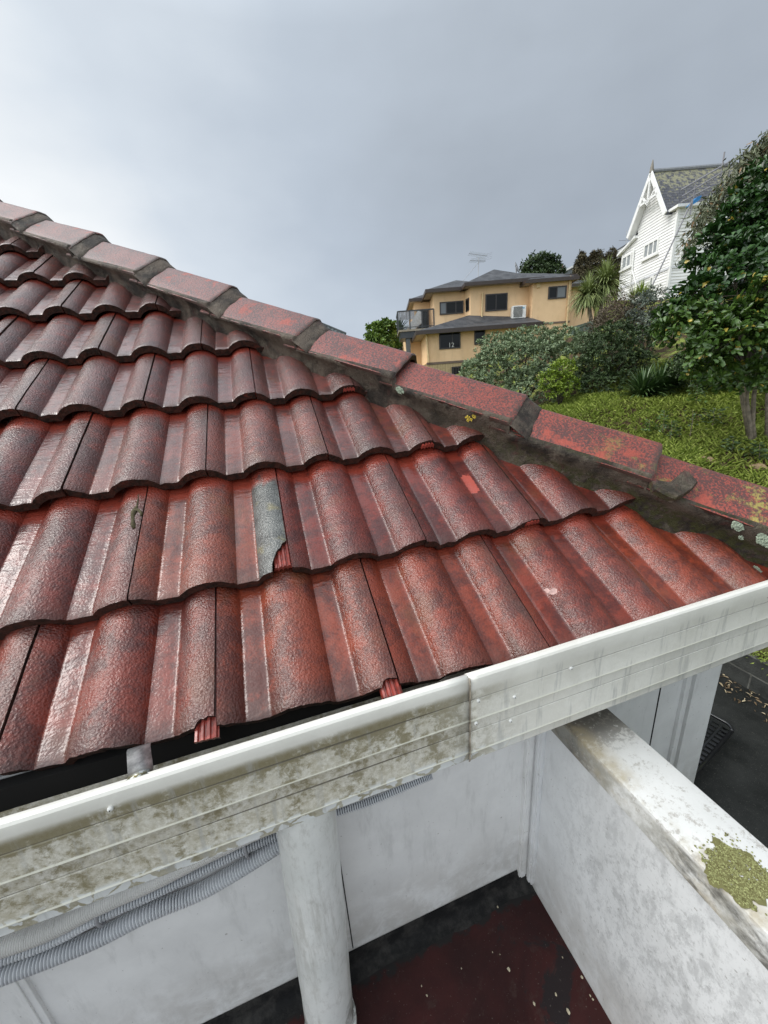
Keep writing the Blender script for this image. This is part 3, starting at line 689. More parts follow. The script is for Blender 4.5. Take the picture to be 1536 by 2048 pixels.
for px, t_ in (((202, 1831), 0), ((494, 1698), 1)):
    p = onp(*px, 1, .068); b = MB()
    b.tube([(p[0] - .002, .083, p[2] + .030), (p[0] - .001, .058, p[2] + .022), (p[0], .0535, p[2] + .004), (p[0] + .001, .058, p[2] - .012), (p[0] + .004, .070, p[2] - .016)], [.002, .0026, .0028, .0026, .0018], 8)
    o = b.build('cable_clip', plain('clip_grey', (.30, .30, .32), .5), None, smooth=True)
    tag(o, ('grey clip on the conduits at the left edge of the stained gutter' if not t_ else 'grey clip on the conduits next to the downpipe'), 'cable clip', 'cable clips')

# parapet
para = thing('parapet_wall', (.74, -.7, -2.6), 0, 'white parapet wall with a wide stained cap, enclosing the dark red deck', 'parapet wall')
b = MB()
b.hexa([(.690, -2.3, -2.6), (.79, -2.3, -2.6), (.79, .084, -2.6), (.690, .084, -2.6), (.690, -2.3, -.26), (.79, -2.3, -.26), (.79, .084, -.26), (.690, .084, -.26)])
b.build('panel', M_PARA, para)
b = MB()
rows = []
for y in np.linspace(.084, -2.3, 60):
    g = .0012 * noise.noise(Vector((y * 9, 0, 0)))
    rows.append([(.6925, y, -.2825 + g), (.684, y, -.2835 + g), (.6820, y, -.2815), (.6815, y, -.230), (.6825, y, -.2265), (.687, y, -.2245), (.792, y, -.2225), (.7955, y, -.2240), (.797, y, -.228), (.797, y, -.285), (.79, y, -.2855)])
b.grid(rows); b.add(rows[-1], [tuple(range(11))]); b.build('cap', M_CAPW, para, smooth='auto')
b = MB(); b.box(.679, .6905, .052, .075, -.865, -.283); b.box(.675, .6905, .058, .068, -.862, -.284); b.build('corner_batten', M_PARA, para, bevel=.002)
# dark rust scab on the corner batten
b = MB(); p = onp(1077, 1503, 1, WY - .012); 
pts = [(p[0] + dx * .0011, WY - .0135, p[2] + dz * .0011) for dx, dz in ((0, 9), (3, 8), (4, 3), (3, -1), (4, -6), (1, -8), (0, -12), (-5, -16), (-3, -10), (-2, -4), (-2, 2), (-3, 6))]
b.prism(pts, (0, .0014, 0)); o = b.build('paint_scab', plain('scab', (.05, .03, .03), .8), None); tag(o, 'small dark brown scab on the white corner batten under the gutter', 'paint scab')

# deck of the lower roof
b = MB(); b.grid([[(x, y, -.885 + .002 * noise.noise(Vector((x * 4, y * 4, 0)))) for x in np.linspace(-2.6, .6895, 40)] for y in np.linspace(-2.3, .084, 30)])
o = b.build('deck', M_DECK, None, smooth=True); tag(o, 'wet dark red membrane deck below the gutter', 'deck', kind='structure')
b = MB(); b.box(-2.6, .6895, -2.3, .084, -2.6, -.90); o = b.build('lower_storey', M_WALL, house)
# debris on the deck: pale flakes
fl = []
M_FLAKE = plain('flake', (.48, .42, .30), .7, .3, 60)
for k, (px, sc, lab) in enumerate([((1017, 1939), 1.0, 0), ((1015, 1940), 0, 0), ((854, 1992), .7, 0), ((843, 1973), .45, 0), ((923, 1938), .4, 0), ((1068, 2008), .8, 0), ((1164, 1956), .8, 0), ((1186, 2000), .6, 0), ((1137, 2025), 1.2, 0), ((1112, 1990), .7, 0), ((1180, 1992), .5, 0), ((1069, 2007), 0, 0), ((985, 1905), .35, 0), ((1000, 1910), .3, 0), ((1110, 1830), .5, 0), ((995, 1815), .6, 0), ((1125, 1916), .4, 0)]):
    if sc == 0: continue
    p = onp(*px, 2, -.884); n = rnd.randint(5, 7); b = MB(); an0 = rnd.random() * 6
    pts = [(p[0] + .0034 * sc * rnd.uniform(.6, 1.2) * math.cos(an0 + 6.283 * q / n), p[1] + .0048 * sc * rnd.uniform(.5, 1.2) * math.sin(an0 + 6.283 * q / n), -.8825) for q in range(n)]
    b.prism(pts, (0, 0, .0012)); o = b.build('debris_flake', M_FLAKE, None); tag(o, 'one of the tiny pale flakes scattered on the wet dark red deck', 'flake', 'pale flakes on the deck')
# lichen on the parapet cap: hundreds of small lobes in one crust
b = MB(); lv = []
poly = [(1412, 1712), (1425, 1697), (1438, 1687), (1452, 1688), (1466, 1696), (1480, 1703), (1496, 1714), (1515, 1724), (1530, 1740), (1545, 1765), (1538, 1795), (1520, 1800), (1505, 1815), (1490, 1813), (1475, 1800), (1450, 1780), (1430, 1765), (1415, 1750), (1409, 1730)]
pw = np.array([onp(x, y, 2, -.2235)[:2] for x, y in poly]); cx = pw.mean(0)
def inside(p, q):
    c = False; n = len(q)
    for i in range(n):
        a, d = q[i], q[i - 1]
        if (a[1] > p[1]) != (d[1] > p[1]) and p[0] < (d[0] - a[0]) * (p[1] - a[1]) / (d[1] - a[1]) + a[0]: c = not c
    return c
while len(lv) < 2900 * 7:
    x = rnd.uniform(pw[:, 0].min() - .003, pw[:, 0].max() + .003); y = rnd.uniform(pw[:, 1].min() - .003, pw[:, 1].max() + .003)
    jx = .009 * noise.noise(Vector((x * 90, y * 90, 0))); jy = .009 * noise.noise(Vector((x * 90, y * 90, 5)))
    if inside((x + jx, y + jy), pw) and noise.noise(Vector((x * 160, y * 160, 9))) < -.33: continue
    if not inside((x + jx, y + jy), pw):
        if rnd.random() > .16: continue
        x += rnd.gauss(0, .009); y += rnd.gauss(0, .009)
        if x < .687 or x > .79: continue
    ed = min(np.hypot(*(np.array([x, y]) - q)) for q in pw)
    r = rnd.uniform(.0007, .0017); z0 = -.2238 + (x - .687) * .019 + rnd.uniform(.0, .0010); an = rnd.random() * 6
    tx, ty = rnd.uniform(-.5, .5), rnd.uniform(-.5, .5); val = min(1, max(0, rnd.gauss(.40, .26)))
    b.add([(x, y, z0 + .0010)] + [(x + r * math.cos(an + q) * 1.1, y + r * math.sin(an + q), z0 + r * (tx * math.cos(an + q) + ty * math.sin(an + q)) - .0003) for q in (0, 1.05, 2.1, 3.14, 4.2, 5.24)], [(0, q, q % 6 + 1) for q in range(1, 7)]); lv += [val] * 7
for q in range(90):
    x = rnd.uniform(pw[:, 0].min(), pw[:, 0].max()); y = rnd.uniform(pw[:, 1].min(), pw[:, 1].max())
    if not inside((x, y), pw): continue
    r = rnd.uniform(.004, .010); z0 = -.2238 + (x - .687) * .019; b.add([(x, y, z0 + .0009)] + [(x + r * math.cos(s_ * .5236) * rnd.uniform(.7, 1.1), y + r * math.sin(s_ * .5236) * rnd.uniform(.7, 1.1), z0 + .0001) for s_ in range(12)], [(0, s_, s_ % 12 + 1) for s_ in range(1, 13)]); lv += [.16] * 13
o = b.build('lichen', M_LICHG, None, smooth=False); at = o.data.attributes.new('lv', 'FLOAT', 'POINT'); at.data.foreach_set('value', lv)
tag(o, 'large yellow-green lichen crust on the white parapet cap', 'lichen')
# small lichens on the mortar
def mort_pt(px, l=-.110):
    r = ray(*px); tt = ((C0 + HL * l - CP) @ HL) / (r @ HL); return CP + r * tt
def lichen(px, r, mat, label, n=70, l=-.112):
    p = mort_pt(px, l); b = MB(); nn = -HL
    for k in range(n):
        an = rnd.random() * 6.283; rr = r * math.sqrt(rnd.random()) * (1.0 if rnd.random() < .8 else 1.15); q = p + HH * rr * math.cos(an) + np.array([0, 0, 1]) * rr * math.sin(an) * .85 + nn * (.0005 + .0025 * (1 - (rr / r) ** 2 * .6) * rnd.random()); s = r * rnd.uniform(.12, .26)
        b.add([q + nn * s * .5] + [q + HH * s * math.cos(z) + np.array([0, 0, 1]) * s * math.sin(z) for z in (0, 1.26, 2.5, 3.77, 5.03)], [(0, z, z % 5 + 1) for z in range(1, 6)])
    o = b.build('lichen', mat, None); tag(o, label, 'lichen', 'lichens on the mortar')
lichen((1474, 1052), .0125, M_LICH, 'round pale grey-green lichen on the mortar nearest the white gutter, left of the other patch', 150)
lichen((1482, 1075), .006, M_LICH, 'small pale lichen just below the round one on the lower mortar', 50)
lichen((1530, 1080), .017, M_LICH, 'larger pale lichen at the right end of the mortar', 190)
lichen((1513, 1140), .010, M_LICH, 'flat greenish lichen at the very bottom of the mortar by the gutter', 90, -.104)
lichen((800, 781), .0125, M_LICH, 'small round grey lichen on the mortar beside the cap joint with no pointing', 90)
for px, r, lb in (((938, 838), .010, 'bright yellow lichen tuft on the dark mortar, larger of the two'), ((948, 833), .006, 'small yellow lichen speck beside the larger yellow tuft')): lichen(px, r, M_LICHY, lb, 40)
# broken lump of pointing lying on the lowest cap
t0, l0, c0 = CAPS[0]
b = MB()
pts = [(1298, 968), (1313, 976), (1325, 978), (1336, 968), (1349, 957), (1362, 946), (1372, 950), (1384, 963), (1389, 970), (1378, 985), (1360, 998), (1345, 1004), (1325, 996), (1304, 984)]
def on_cap0(px):
    nrm = np.cross(HH, hp(0, -.026, .085) - hp(0, -.10, .030)); nrm /= np.linalg.norm(nrm)
    if nrm @ (CP - hp(.2, -.07, .06)) < 0: nrm = -nrm
    o = hp(.30, -.075, .046); r = ray(*px); return CP + r * (((o - CP) @ nrm) / (r @ nrm)), nrm
base = [on_cap0(p) for p in pts]; nrm = base[0][1]; ctr = np.mean([p for p, _ in base], 0)
lo = [p - nrm * .004 for p, _ in base]; mid = [p + nrm * .012 for p, _ in base]; hi = [ctr + (p - ctr) * .86 + nrm * (.0175 + .002 * rnd.random()) for p, _ in base]
n = len(pts); vs = lo + mid + hi + [ctr + nrm * .018]
b.add(vs, [(i, (i + 1) % n, n + (i + 1) % n, n + i) for i in range(n)] + [(n + i, n + (i + 1) % n, 2 * n + (i + 1) % n, 2 * n + i) for i in range(n)] + [(2 * n + i, 2 * n + (i + 1) % n, 3 * n) for i in range(n)])
o = b.build('mortar_lump', M_MORTAR, None, smooth='auto'); at = o.data.attributes.new('moss', 'FLOAT', 'POINT'); at.data.foreach_set('value', [.7] * 2 * n + [.15] * (n + 1))
tag(o, 'broken L-shaped lump of mortar lying loose on the lowest hip cap', 'mortar lump')
# moss clump hanging in a tile joint
def roof_pt(px, n=0.0):
    r = ray(*px); q = ((RN * n - CP) @ RN) / (r @ RN); return CP + r * q
b = MB()
path = [roof_pt((x, y), .004) for x, y in ((277, 990), (276, 1000), (274, 1012), (272, 1018), (268, 1024), (265, 1032), (266, 1042), (267, 1050), (268, 1056))]
b.tube(path, [.0008, .0014, .002, .0045, .0055, .0042, .0035, .005, .003], 10)
path = [roof_pt((x, y), .006) for x, y in ((268, 1020), (276, 1020), (283, 1026), (282, 1033))]
b.tube(path, [.003, .004, .0035, .0015], 8); vs = []
for p in b.v: vs.append(tuple(np.array(p) + .0012 * np.array([noise.noise(Vector(p) * 300), noise.noise(Vector(p) * 300 + Vector((5, 5, 5))), noise.noise(Vector(p) * 300 + Vector((9, 2, 1)))])))
b.v = vs; o = b.build('moss_clump', M_MOSS, None, smooth=True); tag(o, 'small curled clump of brown moss growing in a joint between two tiles', 'moss clump')
# scrap of pale leaf on the lowest course
b = MB(); pts = [roof_pt((x, y), -.004 + .0015 * z) for x, y, z in ((1087, 1180, 0), (1094, 1176, 1), (1099, 1181, 2), (1107, 1176, 1), (1114, 1179, 1), (1113, 1187, 0), (1104, 1190, 1), (1095, 1187, 1))]
b.prism(pts, RN * .0012); o = b.build('leaf_scrap', plain('leaf_pink', (.62, .40, .36), .4, .2, 90), None); tag(o, 'scrap of pale pinkish leaf stuck to a wet tile in the lowest course', 'leaf')
# bare patch of brighter paint
b = MB(); k = [(917, 940), (935, 938), (950, 951), (958, 968), (966, 986), (945, 987), (934, 970), (924, 955)]
pts = [roof_pt(p, -.0395 + .0005) for p in k]
# driveway objects
def dz(x, y, z): return onp(x, y, 2, z)
b = MB()
cA, cB, cC = dz(1470, 1455, -2.48), dz(1412, 1408, -2.48), dz(1380, 1560, -2.48)
ey = cC - cA; ey /= np.linalg.norm(ey); ex = np.array([-ey[1], ey[0], 0]); ex = ex if ex @ (cB - cA) > 0 else -ex
tray = thing('slatted_panel', tuple(cA - np.array([0, 0, .1])), 0, 'black slatted panel with rounded corners on the dark driveway by the house corner', 'slatted panel')
T = lambda u, v, h=0: cA + ex * u + ey * v + np.array([0, 0, h])
rim = []
for cxx, cyy, a0 in ((.07, .07, math.pi), (.73, .07, 1.5 * math.pi), (.73, .93, 0), (.07, .93, .5 * math.pi)):
    for q in range(6): rim.append(T(cxx + .07 * math.cos(a0 + q * math.pi / 10), cyy + .07 * math.sin(a0 + q * math.pi / 10)))
b.tube(rim + [rim[0]], .014, 8); b.build('rim', M_BLACK, tray, smooth=True)
for k in range(13):
    b = MB(); b.bar(T(.14, .16 + k * .055, -.004), T(.70, .16 + k * .055, -.004), .020, .012); b.build('slat', M_BLACK, tray)
b = MB()
for k in range(17):
    b.bar(T(.015, .06 + k * .054, -.004), T(.06, .06 + k * .054, -.004), .028, .01); b.bar(T(.085, .06 + k * .054, -.004), T(.13, .06 + k * .054, -.004), .028, .01)
for u in (.07, .14): b.bar(T(u, .02, -.008), T(u, .98, -.008), .014, .012)
b.build('edge_grille', M_BLACK, tray)
for u, v in ((.05, .05), (.75, .05), (.75, .95), (.05, .95)):
    b = MB(); b.tube([T(u, v, -.01), T(u, v, -.13)], .015, 8); b.build('foot', M_BLACK, tray, smooth='auto')
p = T(.16, .42, .015); b = MB(); b.tube([p, p + np.array([.02, .01, .006]), p + np.array([.045, .02, .0])], [.012, .018, .01], 8); o = b.build('metal_fitting', plain('chrome', (.9, .9, .88), .15, metal=1), None, smooth=True); tag(o, 'small shiny metal fitting lying on the black slatted panel', 'fitting')
# ------------------------------------------------------------------ houses on the hill
m = Mat('render_yellow', .8, .25); O = m.obj(); c = m.mix(m.step(m.noise(.8, 6, .65), .3, .7), (.74, .51, .30), (.84, .595, .365)); c = m.mix(m.math('MULTIPLY', m.step(m.noise(3, 5, .7, m.map(O, (1, 1, .15))), .52, .7), .35), c, (.55, .39, .24)); m.col(c); m.bump(m.noise(30, 4), .3, .004); M_YEL = m.m
m = Mat('roof_grey', .6, .35); O = m.obj(); c = m.mix(m.step(m.noise(2.2, 6, .7), .35, .65), (.040, .042, .048), (.090, .092, .10)); c = m.mix(m.math('MULTIPLY', m.step(m.noise(14, 3, .6), .55, .7), .6), c, (.15, .15, .16)); m.col(c); m.bump(m.noise(18, 4), .6, .01); M_ROOFG = m.m
M_BRN = plain('fascia_brown', (.045, .032, .028), .45); M_FRAME = plain('frame_dark', (.035, .030, .030), .4)
m = Mat('window_glass', .10, .22, (.006, .007, .008)); m.bump(m.noise(.9, 2), .12, .02); M_GLASS = m.m
m = Mat('window_curtain', .3, .5, (.16, .175, .19)); m.bump(m.noise(.9, 2), .12, .02); M_CURT = m.m
M_SOFF = plain('soffit', (.30, .26, .20), .7); M_CREAM = plain('cream_pipe', (.62, .46, .25), .5); M_METAL = plain('dark_metal', (.04, .045, .05), .4); M_ALU = plain('aluminium', (.42, .43, .45), .35, metal=.6); M_STAIN = plain('stain_grey', (.16, .12, .095), .8)
yh = thing('yellow_house', Wd(5.5, 27, -1.0), PHI, 'two-storey yellow rendered house with dark grey hip roofs on the hill', 'house')
ZE = 5.95; ZC = F(1100, 556, 24.4)[1]
def hip_roof(b, a0, a1, d0, d1, ze, rise_k=.42, oh=.5, back=True):
    a0 -= oh; a1 += oh; d0 -= oh; d1 += oh; w_, l_ = a1 - a0, d1 - d0; h = min(w_, l_) / 2 * rise_k
    if w_ <= l_: r = [(a0 + w_ / 2, d0 + w_ / 2), (a0 + w_ / 2, d1 - w_ / 2)]
    else: r = [(a0 + l_ / 2, d0 + l_ / 2), (a1 - l_ / 2, d0 + l_ / 2)]
    e = [Wd(a0, d0, ze), Wd(a1, d0, ze), Wd(a1, d1, ze), Wd(a0, d1, ze)]; R = [Wd(*r[0], ze + h), Wd(*r[1], ze + h)]
    if w_ <= l_: fs = [(0, 1, 4), (1, 2, 5, 4), (2, 3, 5), (3, 0, 4, 5)]
    else: fs = [(0, 1, 5, 4), (1, 2, 5), (2, 3, 4, 5), (3, 0, 4)]
    b.add(e + R, fs + [(3, 2, 1, 0)], 0)
    ez = ze + .012
    for x0, x1, y0, y1 in ((a0 - .06, a1 + .06, d0 - .06, d0 + .02), (a0 - .06, a1 + .06, d1 - .02, d1 + .06), (a0 - .06, a0 + .02, d0 + .021, d1 - .021), (a1 - .02, a1 + .06, d0 + .021, d1 - .021)): b.fbox(x0, x1, y0, y1, ze - .17, ez, 1)
    b.fbox(a0 + .02, a1 - .02, d0 + .02, d1 - .02, ze - .135, ze - .12, 2)
def A(x, y, d): return F(x, y, d)
def winpx(x0, y0, x1, y1, d, parent, splits=(.5,), curt=None, mats=None):
    a0, z1 = A(x0, (y0), d); a1, z0 = A(x1, y1, d); zt = A((x0 + x1) / 2, y0, d)[1]; zb = A((x0 + x1) / 2, y1, d)[1]
    b = MB(); fw = .065
    b.fbox(a0, a1, d - .06, d + .05, zb, zb + fw); b.fbox(a0, a1, d - .06, d + .05, zt - fw, zt); b.fbox(a0, a0 + fw, d - .06, d + .05, zb + fw, zt - fw); b.fbox(a1 - fw, a1, d - .06, d + .05, zb + fw, zt - fw)
    for s in splits: q = a0 + (a1 - a0) * s; b.fbox(q - .03, q + .03, d - .055, d + .05, zb + fw, zt - fw)
    f = b.build('window', mats or M_FRAME, parent)
    ed = [0] + list(splits) + [1]
    for k in range(len(ed) - 1):
        b = MB(); b.fbox(a0 + (a1 - a0) * ed[k] + .03, a0 + (a1 - a0) * ed[k + 1] - .03, d - .03, d + .04, zb + fw * .9, zt - fw * .9); b.build('pane', M_CURT if curt == k else M_GLASS, f)
    return f
def xa(x, y, d): return A(x, y, d)[0]
b = MB()
dA, dB, dC, dL, dN, dR = 26.3, 25.4, 24.75, 28.5, 23.6, 26.6
aA0, aA1 = xa(868, 620, dA), xa(938, 620, dA); aB0, aB1 = xa(941, 610, dB), xa(1063, 610, dB); aC0, aC1 = xa(1065, 600, dC), xa(1141, 600, dC); aL0 = xa(829, 630, dL); aR1 = xa(1190, 610, dR); aN0 = xa(853, 690, dN)
zf = A(960, 642, dB)[1]; zl = A(890, 724, dN)[1]; zband = A(1100, 646, dC)[1]
b.fbox(aL0, aA0 + .3, dL, 34, zf - .3, ZE - .13); b.fbox(aA0, aA1 + .6, dA, 33.5, zf - .6, ZE - .13); b.fbox(aB0, aB1, dB, 33, zf - 1, ZE - .13); b.fbox(aC0, aC1, dC, 32, 0.2, ZC - .13); b.fbox(aC1 - .2, aR1, dR, 32.5, 1.2, ZE - .33)
# angled bay between the two fronts
b.prism([Wd(aB0, dB, zf - .6), Wd(aB0, dA + .3, zf - .6), Wd(xa(929, 620, dA), dA - .02, zf - .6)], (0, 0, ZE - .13 - zf + .6))
b.build('upper_wall', M_YEL, yh)
b = MB(); b.fbox(aN0, aC0 + .1, dN, 33, zl, A(900, 661, dN)[1] + .02); b.fbox(aN0 - .9, aN0, dN + 3.4, 33, zl, zf - .25); b.build('lower_wall', M_YEL, yh)
b = MB(); b.fbox(aN0 - .02, aC0, dN - .04, dN + .2, zl - .09, zl + .03); b.fbox(aC0 - .03, aC1 + .03, dC - .04, dC + .1, zband - .05, zband + .05); b.build('wall_band', M_STAIN, yh)
b = MB(); ze2 = A(950, 656, dN)[1]
b.fbox(aN0 - .9, aC0, dN + .02, 33, zl - 3.2, zl - .09)
nb = 42
for k in range(nb): x = aN0 + (aC0 - aN0) * k / nb; b.fbox(x + .01, x + .13, dN - .02, dN + .01, zl - 3.2, zl - .12)
b.build('base_cladding', plain('cladding', (.46, .36, .20), .8), yh)
b = MB()
hip_roof(b, aL0 + .2, aA0 + 2.2, dL, 34, ZE, .40); hip_roof(b, aA0, aA1 + 1.2, dA, 33.6, ZE, .40); hip_roof(b, aB0 + .1, aB1 - .1, dB, 33.2, ZE, .50)
hip_roof(b, aC0 - .1, aC1 - .2, dC + .1, 32.4, ZC, .42, .40); hip_roof(b, aC1 - 2.0, aR1, dR, 33, ZE - .22, .36, .45); hip_roof(b, aB0 + 1.6, aC1 + 1.2, 27.5, 35, ZE + .55, .34, .2)
b.build('upper_roof', [M_ROOFG, M_BRN, M_SOFF], yh)
# lower lean-to hip roof
b = MB(); e0 = (aN0 - .55, dN - .5); zt_ = A(945, 641, dB)[1]; at_, zt2 = A(932, 628, dB - .1)
b.poly([Wd(e0[0], e0[1], ze2), Wd(aC0 + .06, e0[1], ze2), Wd(aC0 + .06, dB + .02, zt_ - .02), Wd(at_ + .2, dB + .02, zt_ + .30)], 0); b.poly([Wd(e0[0], e0[1], ze2), Wd(at_ + .2, dB + .02, zt_ + .30), Wd(at_ + .1, 28.4, zt_ + .30), Wd(e0[0], 28.4, ze2)], 0)
b.fbox(e0[0] - .06, aC0 + .06, e0[1] - .06, e0[1] + .02, ze2 - .19, ze2 + .012, 1); b.fbox(e0[0] - .06, e0[0] + .02, e0[1] + .021, 28.4, ze2 - .19, ze2 + .012, 1); b.fbox(e0[0] + .02, aC0, e0[1] + .02, dN, ze2 - .15, ze2 - .13, 2); b.fbox(e0[0] + .02, aN0, dN + .001, 28.4, ze2 - .15, ze2 - .13, 2)
b.build('lower_roof', [M_ROOFG, M_BRN, M_SOFF], yh, fix=False)
winpx(970.7, 587.5, 1014, 621.7, dB, yh, (.48,)); winpx(1097, 572.5, 1131.5, 597.5, dC, yh, (.47,), 1); winpx(879, 603, 926.7, 628.5, dA, yh, (.28, .68), 0); winpx(877.7, 664, 920.7, 697.7, dN, yh, (.62,)); winpx(948.5, 660, 969.7, 689, dN, yh, ()); winpx(833, 621, 858, 660, dL, yh, (.5,)); winpx(903, 733, 925, 752, dN - .03, yh, (.2, .4, .6, .8))
# bay window on the angled wall
p, q = np.array([xa(929.5, 620, dA), dA - .02]), np.array([aB0, dB]); u = (q - p) / np.linalg.norm(q - p); nn = np.array([u[1], -u[0]])
b = MB(); zb_, zt0 = A(935, 620, dB)[1], A(935, 594, dB)[1]
b.hexa([Wd(*(p + u * s + nn * o), z) for z in (zb_, zt0) for s, o in ((.25, -.05), (.72, -.05), (.72, .05), (.25, .05))]); fr = b.build('window', M_FRAME, yh)
b = MB(); b.hexa([Wd(*(p + u * s + nn * o), z) for z in (zb_ + .06, zt0 - .06) for s, o in ((.31, .03), (.66, .03), (.66, .06), (.31, .06))]); b.build('pane', M_GLASS, fr)
# white figures standing in the lower window
fc = bpy.data.curves.new('number', 'FONT'); fc.body = '12'; fc.size = .34; fc.extrude = .006; fo = bpy.data.objects.new('number', fc)
S.collection.objects.link(fo); dg = bpy.context.evaluated_depsgraph_get(); me = bpy.data.meshes.new_from_object(fo.evaluated_get(dg)); bpy.data.objects.remove(fo)
fo = bpy.data.objects.new('house_number', me); S.collection.objects.link(fo); me.materials.append(plain("number_white", (.55, .55, .54), .5))
x_, z_ = A(896.5, 697, dN - .05); mw = Matrix.Translation(Vector(Wd(x_, dN - .05, z_ + .06))) @ Matrix.Rotation(PHI, 4, 'Z') @ Matrix.Rotation(math.pi / 2, 4, 'X')
fo.parent = yh; fo.matrix_basis = yh.matrix_basis.inverted() @ mw
# pipes
for px, d in ([(966, 586), (965, 590), (963.5, 643)], dB - .1), ([(1141.5, 552), (1140, 560), (1133.5, 652)], dC - .1), ([(853.5, 661), (853, 668), (857.5, 725)], dN - .1):
    b = MB(); b.tube([Fw(*p, d) for p in px], .055, 10); b.build('downpipe', M_CREAM, yh, smooth='auto')
x_, z_ = A(1076, 571, dC); b = MB(); b.fbox(x_ - .12, x_ + .12, dC - .1, dC, z_ - .12, z_ + .12); b.build('vent', M_CREAM, yh)
# balcony
ab0, ab1 = xa(797, 660, dL - 2.2), aA0 - .02; zs = A(815, 661, dL - 2.2)[1]
b = MB(); b.fbox(ab0, ab1, dL - 2.2, dL, zs - .05, zs + .06); bal = b.build('balcony', M_SOFF, yh)
b = MB(); b.fbox(ab0 + .1, ab1 - .05, dL - 2.1, dL, zs - .42, zs - .05); b.build('balcony_beam', M_METAL, bal)
b = MB(); b.fbox(ab0 + .45, ab0 + .72, dL - 2.0, dL - 1.75, -3, zs - .42); b.build('post', plain('post_grey', (.10, .115, .125), .6), bal)
b = MB(); b.bar(Wd(ab0, dL - 2.18, zs + 1.1), Wd(ab1, dL - 2.18, zs + 1.1), .07); b.bar(Wd(ab0, dL - 2.18, zs + .18), Wd(ab1, dL - 2.18, zs + .18), .04)
for k in range(31): x = ab0 + (ab1 - ab0) * k / 30; b.bar(Wd(x, dL - 2.18, zs + .06), Wd(x, dL - 2.18, zs + 1.1), .07 if k % 10 == 0 else .022)
b.bar(Wd(ab0, dL - 2.15, zs + 1.1), Wd(ab0, dL, zs + 1.1), .07)
for k in range(12): b.bar(Wd(ab0, dL - 2.15 + k * .18, zs + .06), Wd(ab0, dL - 2.15 + k * .18, zs + 1.1), .022)
b.build('railing', M_METAL, bal)
b = MB(); z0, z1 = A(808, 640, dL - .2)[1], A(808, 622, dL - .2)[1]
for k in range(9): x = ab0 + .02 + k * .13; b.fbox(x, x + .115, dL - .2, dL - .16, z0, z1)
b.build('privacy_screen', plain('screen', (.36, .37, .40), .5), bal)
b = MB(); x0 = xa(815, 650, dL - 1.2); b.prism([Wd(x0, dL - 1.2, zs + .3), Wd(x0 + .7, dL - 1.2, zs + 1.25), Wd(x0 + .95, dL - 1.2, zs + 1.15), Wd(x0 + .95, dL - 1.2, zs + .55), Wd(x0 + .4, dL - 1.2, zs + .12)], tuple(EF * .9)); o = b.build('outdoor_cover', plain('cover_white', (.62, .64, .66), .5), None); tag(o, 'white covered shape on the balcony of the yellow house', 'furniture cover')
# heat pump
x0, z1 = A(1022, 614, dB - .1); x1, z0 = A(1048, 637, dB - .1); hpm = thing('heat_pump', Wd((x0 + x1) / 2, dB - .3, z0), PHI, 'white outdoor heat pump unit on the wall of the yellow house', 'air conditioner')
b = MB(); b.fbox(x0, x1, dB - .42, dB - .06, z0, z1); b.build('casing', M_WHITE, hpm, bevel=.02)
cx_, cz_ = x0 + (x1 - x0) * .40, (z0 + z1) / 2; R_ = (z1 - z0) * .42
b = MB(); b.fbox(x0 + .06, x0 + (x1 - x0) * .72, dB - .432, dB - .40, z0 + .06, z1 - .06); b.build('fan_recess', plain('fan_dark', (.16, .16, .16), .5), hpm)
b = MB()
for k in range(1, 6): b.tube([Wd(cx_ + R_ * k / 5 * math.cos(q), dB - .438, cz_ + R_ * k / 5 * math.sin(q)) for q in np.linspace(0, 6.283, 28)], .008, 5)
for k in range(12): q = k * math.pi / 6; b.bar(Wd(cx_, dB - .438, cz_), Wd(cx_ + R_ * math.cos(q), dB - .438, cz_ + R_ * math.sin(q)), .008)
b.build('fan_grille', plain('grille', (.40, .40, .38), .5), hpm)
b = MB(); b.fbox(x1 - .22, x1 - .10, dB - .428, dB - .41, z1 - .18, z1 - .10); b.build('badge', plain('badge_blue', (.20, .40, .55), .4), hpm)
b = MB(); b.fbox(x0 + .12, x1 - .1, dB - .40, dB, z0 - .16, z0 - .02); b.build('bracket', M_METAL, hpm)
# aerial and dish on the roof
dT = 29.0; pa = Fw(956.5, 566, dT); an_ = thing('tv_aerial', pa, PHI, 'tall thin television aerial on a braced mast on the grey roof', 'aerial')
b = MB(); b.tube([Fw(956, 570, dT), Fw(957.5, 515, dT)], .028, 6); b.tube([Fw(957, 525, dT), Fw(921, 568, dT - .5)], .015, 5); b.tube([Fw(957, 556, dT), Fw(966, 562, dT)], .015, 5); b.build('mast', M_ALU, an_)
b = MB(); b.tube([Fw(938, 507, dT), Fw(975, 512, dT)], .020, 6); b.tube([Fw(940, 521, dT), Fw(971, 522, dT)], .022, 6); b.tube([Fw(952, 510, dT), Fw(953, 515, dT), Fw(966, 516, dT)], .010, 5)
for k in range(12):
    p = Fw(939 + 3 * k, 507.2 + .4 * k, dT); b.tube([p - EF * .45, p + EF * .45], .008, 4); p = Fw(941 + 2.6 * k, 521, dT); b.tube([p - EF * .5, p + EF * .5], .008, 4)
for y in (506, 509, 513, 517): b.tube([Fw(974, y + 2, dT), Fw(984, y - 1, dT)], .006, 4)
b.build('elements', M_ALU, an_)
dS = 28.5; pd = Fw(1033, 558, dS); ds_ = thing('satellite_dish', pd, PHI, 'grey satellite dish on a short stand on the grey roof', 'satellite dish')
b = MB(); cn = Fw(1031.5, 537, dS); ax = unit(ER * .80 - EF * .45 + np.array([0, 0, .38])); u1 = unit(np.cross(ax, np.array([0, 0, 1.0]))); u2 = np.cross(u1, ax); R_ = .36
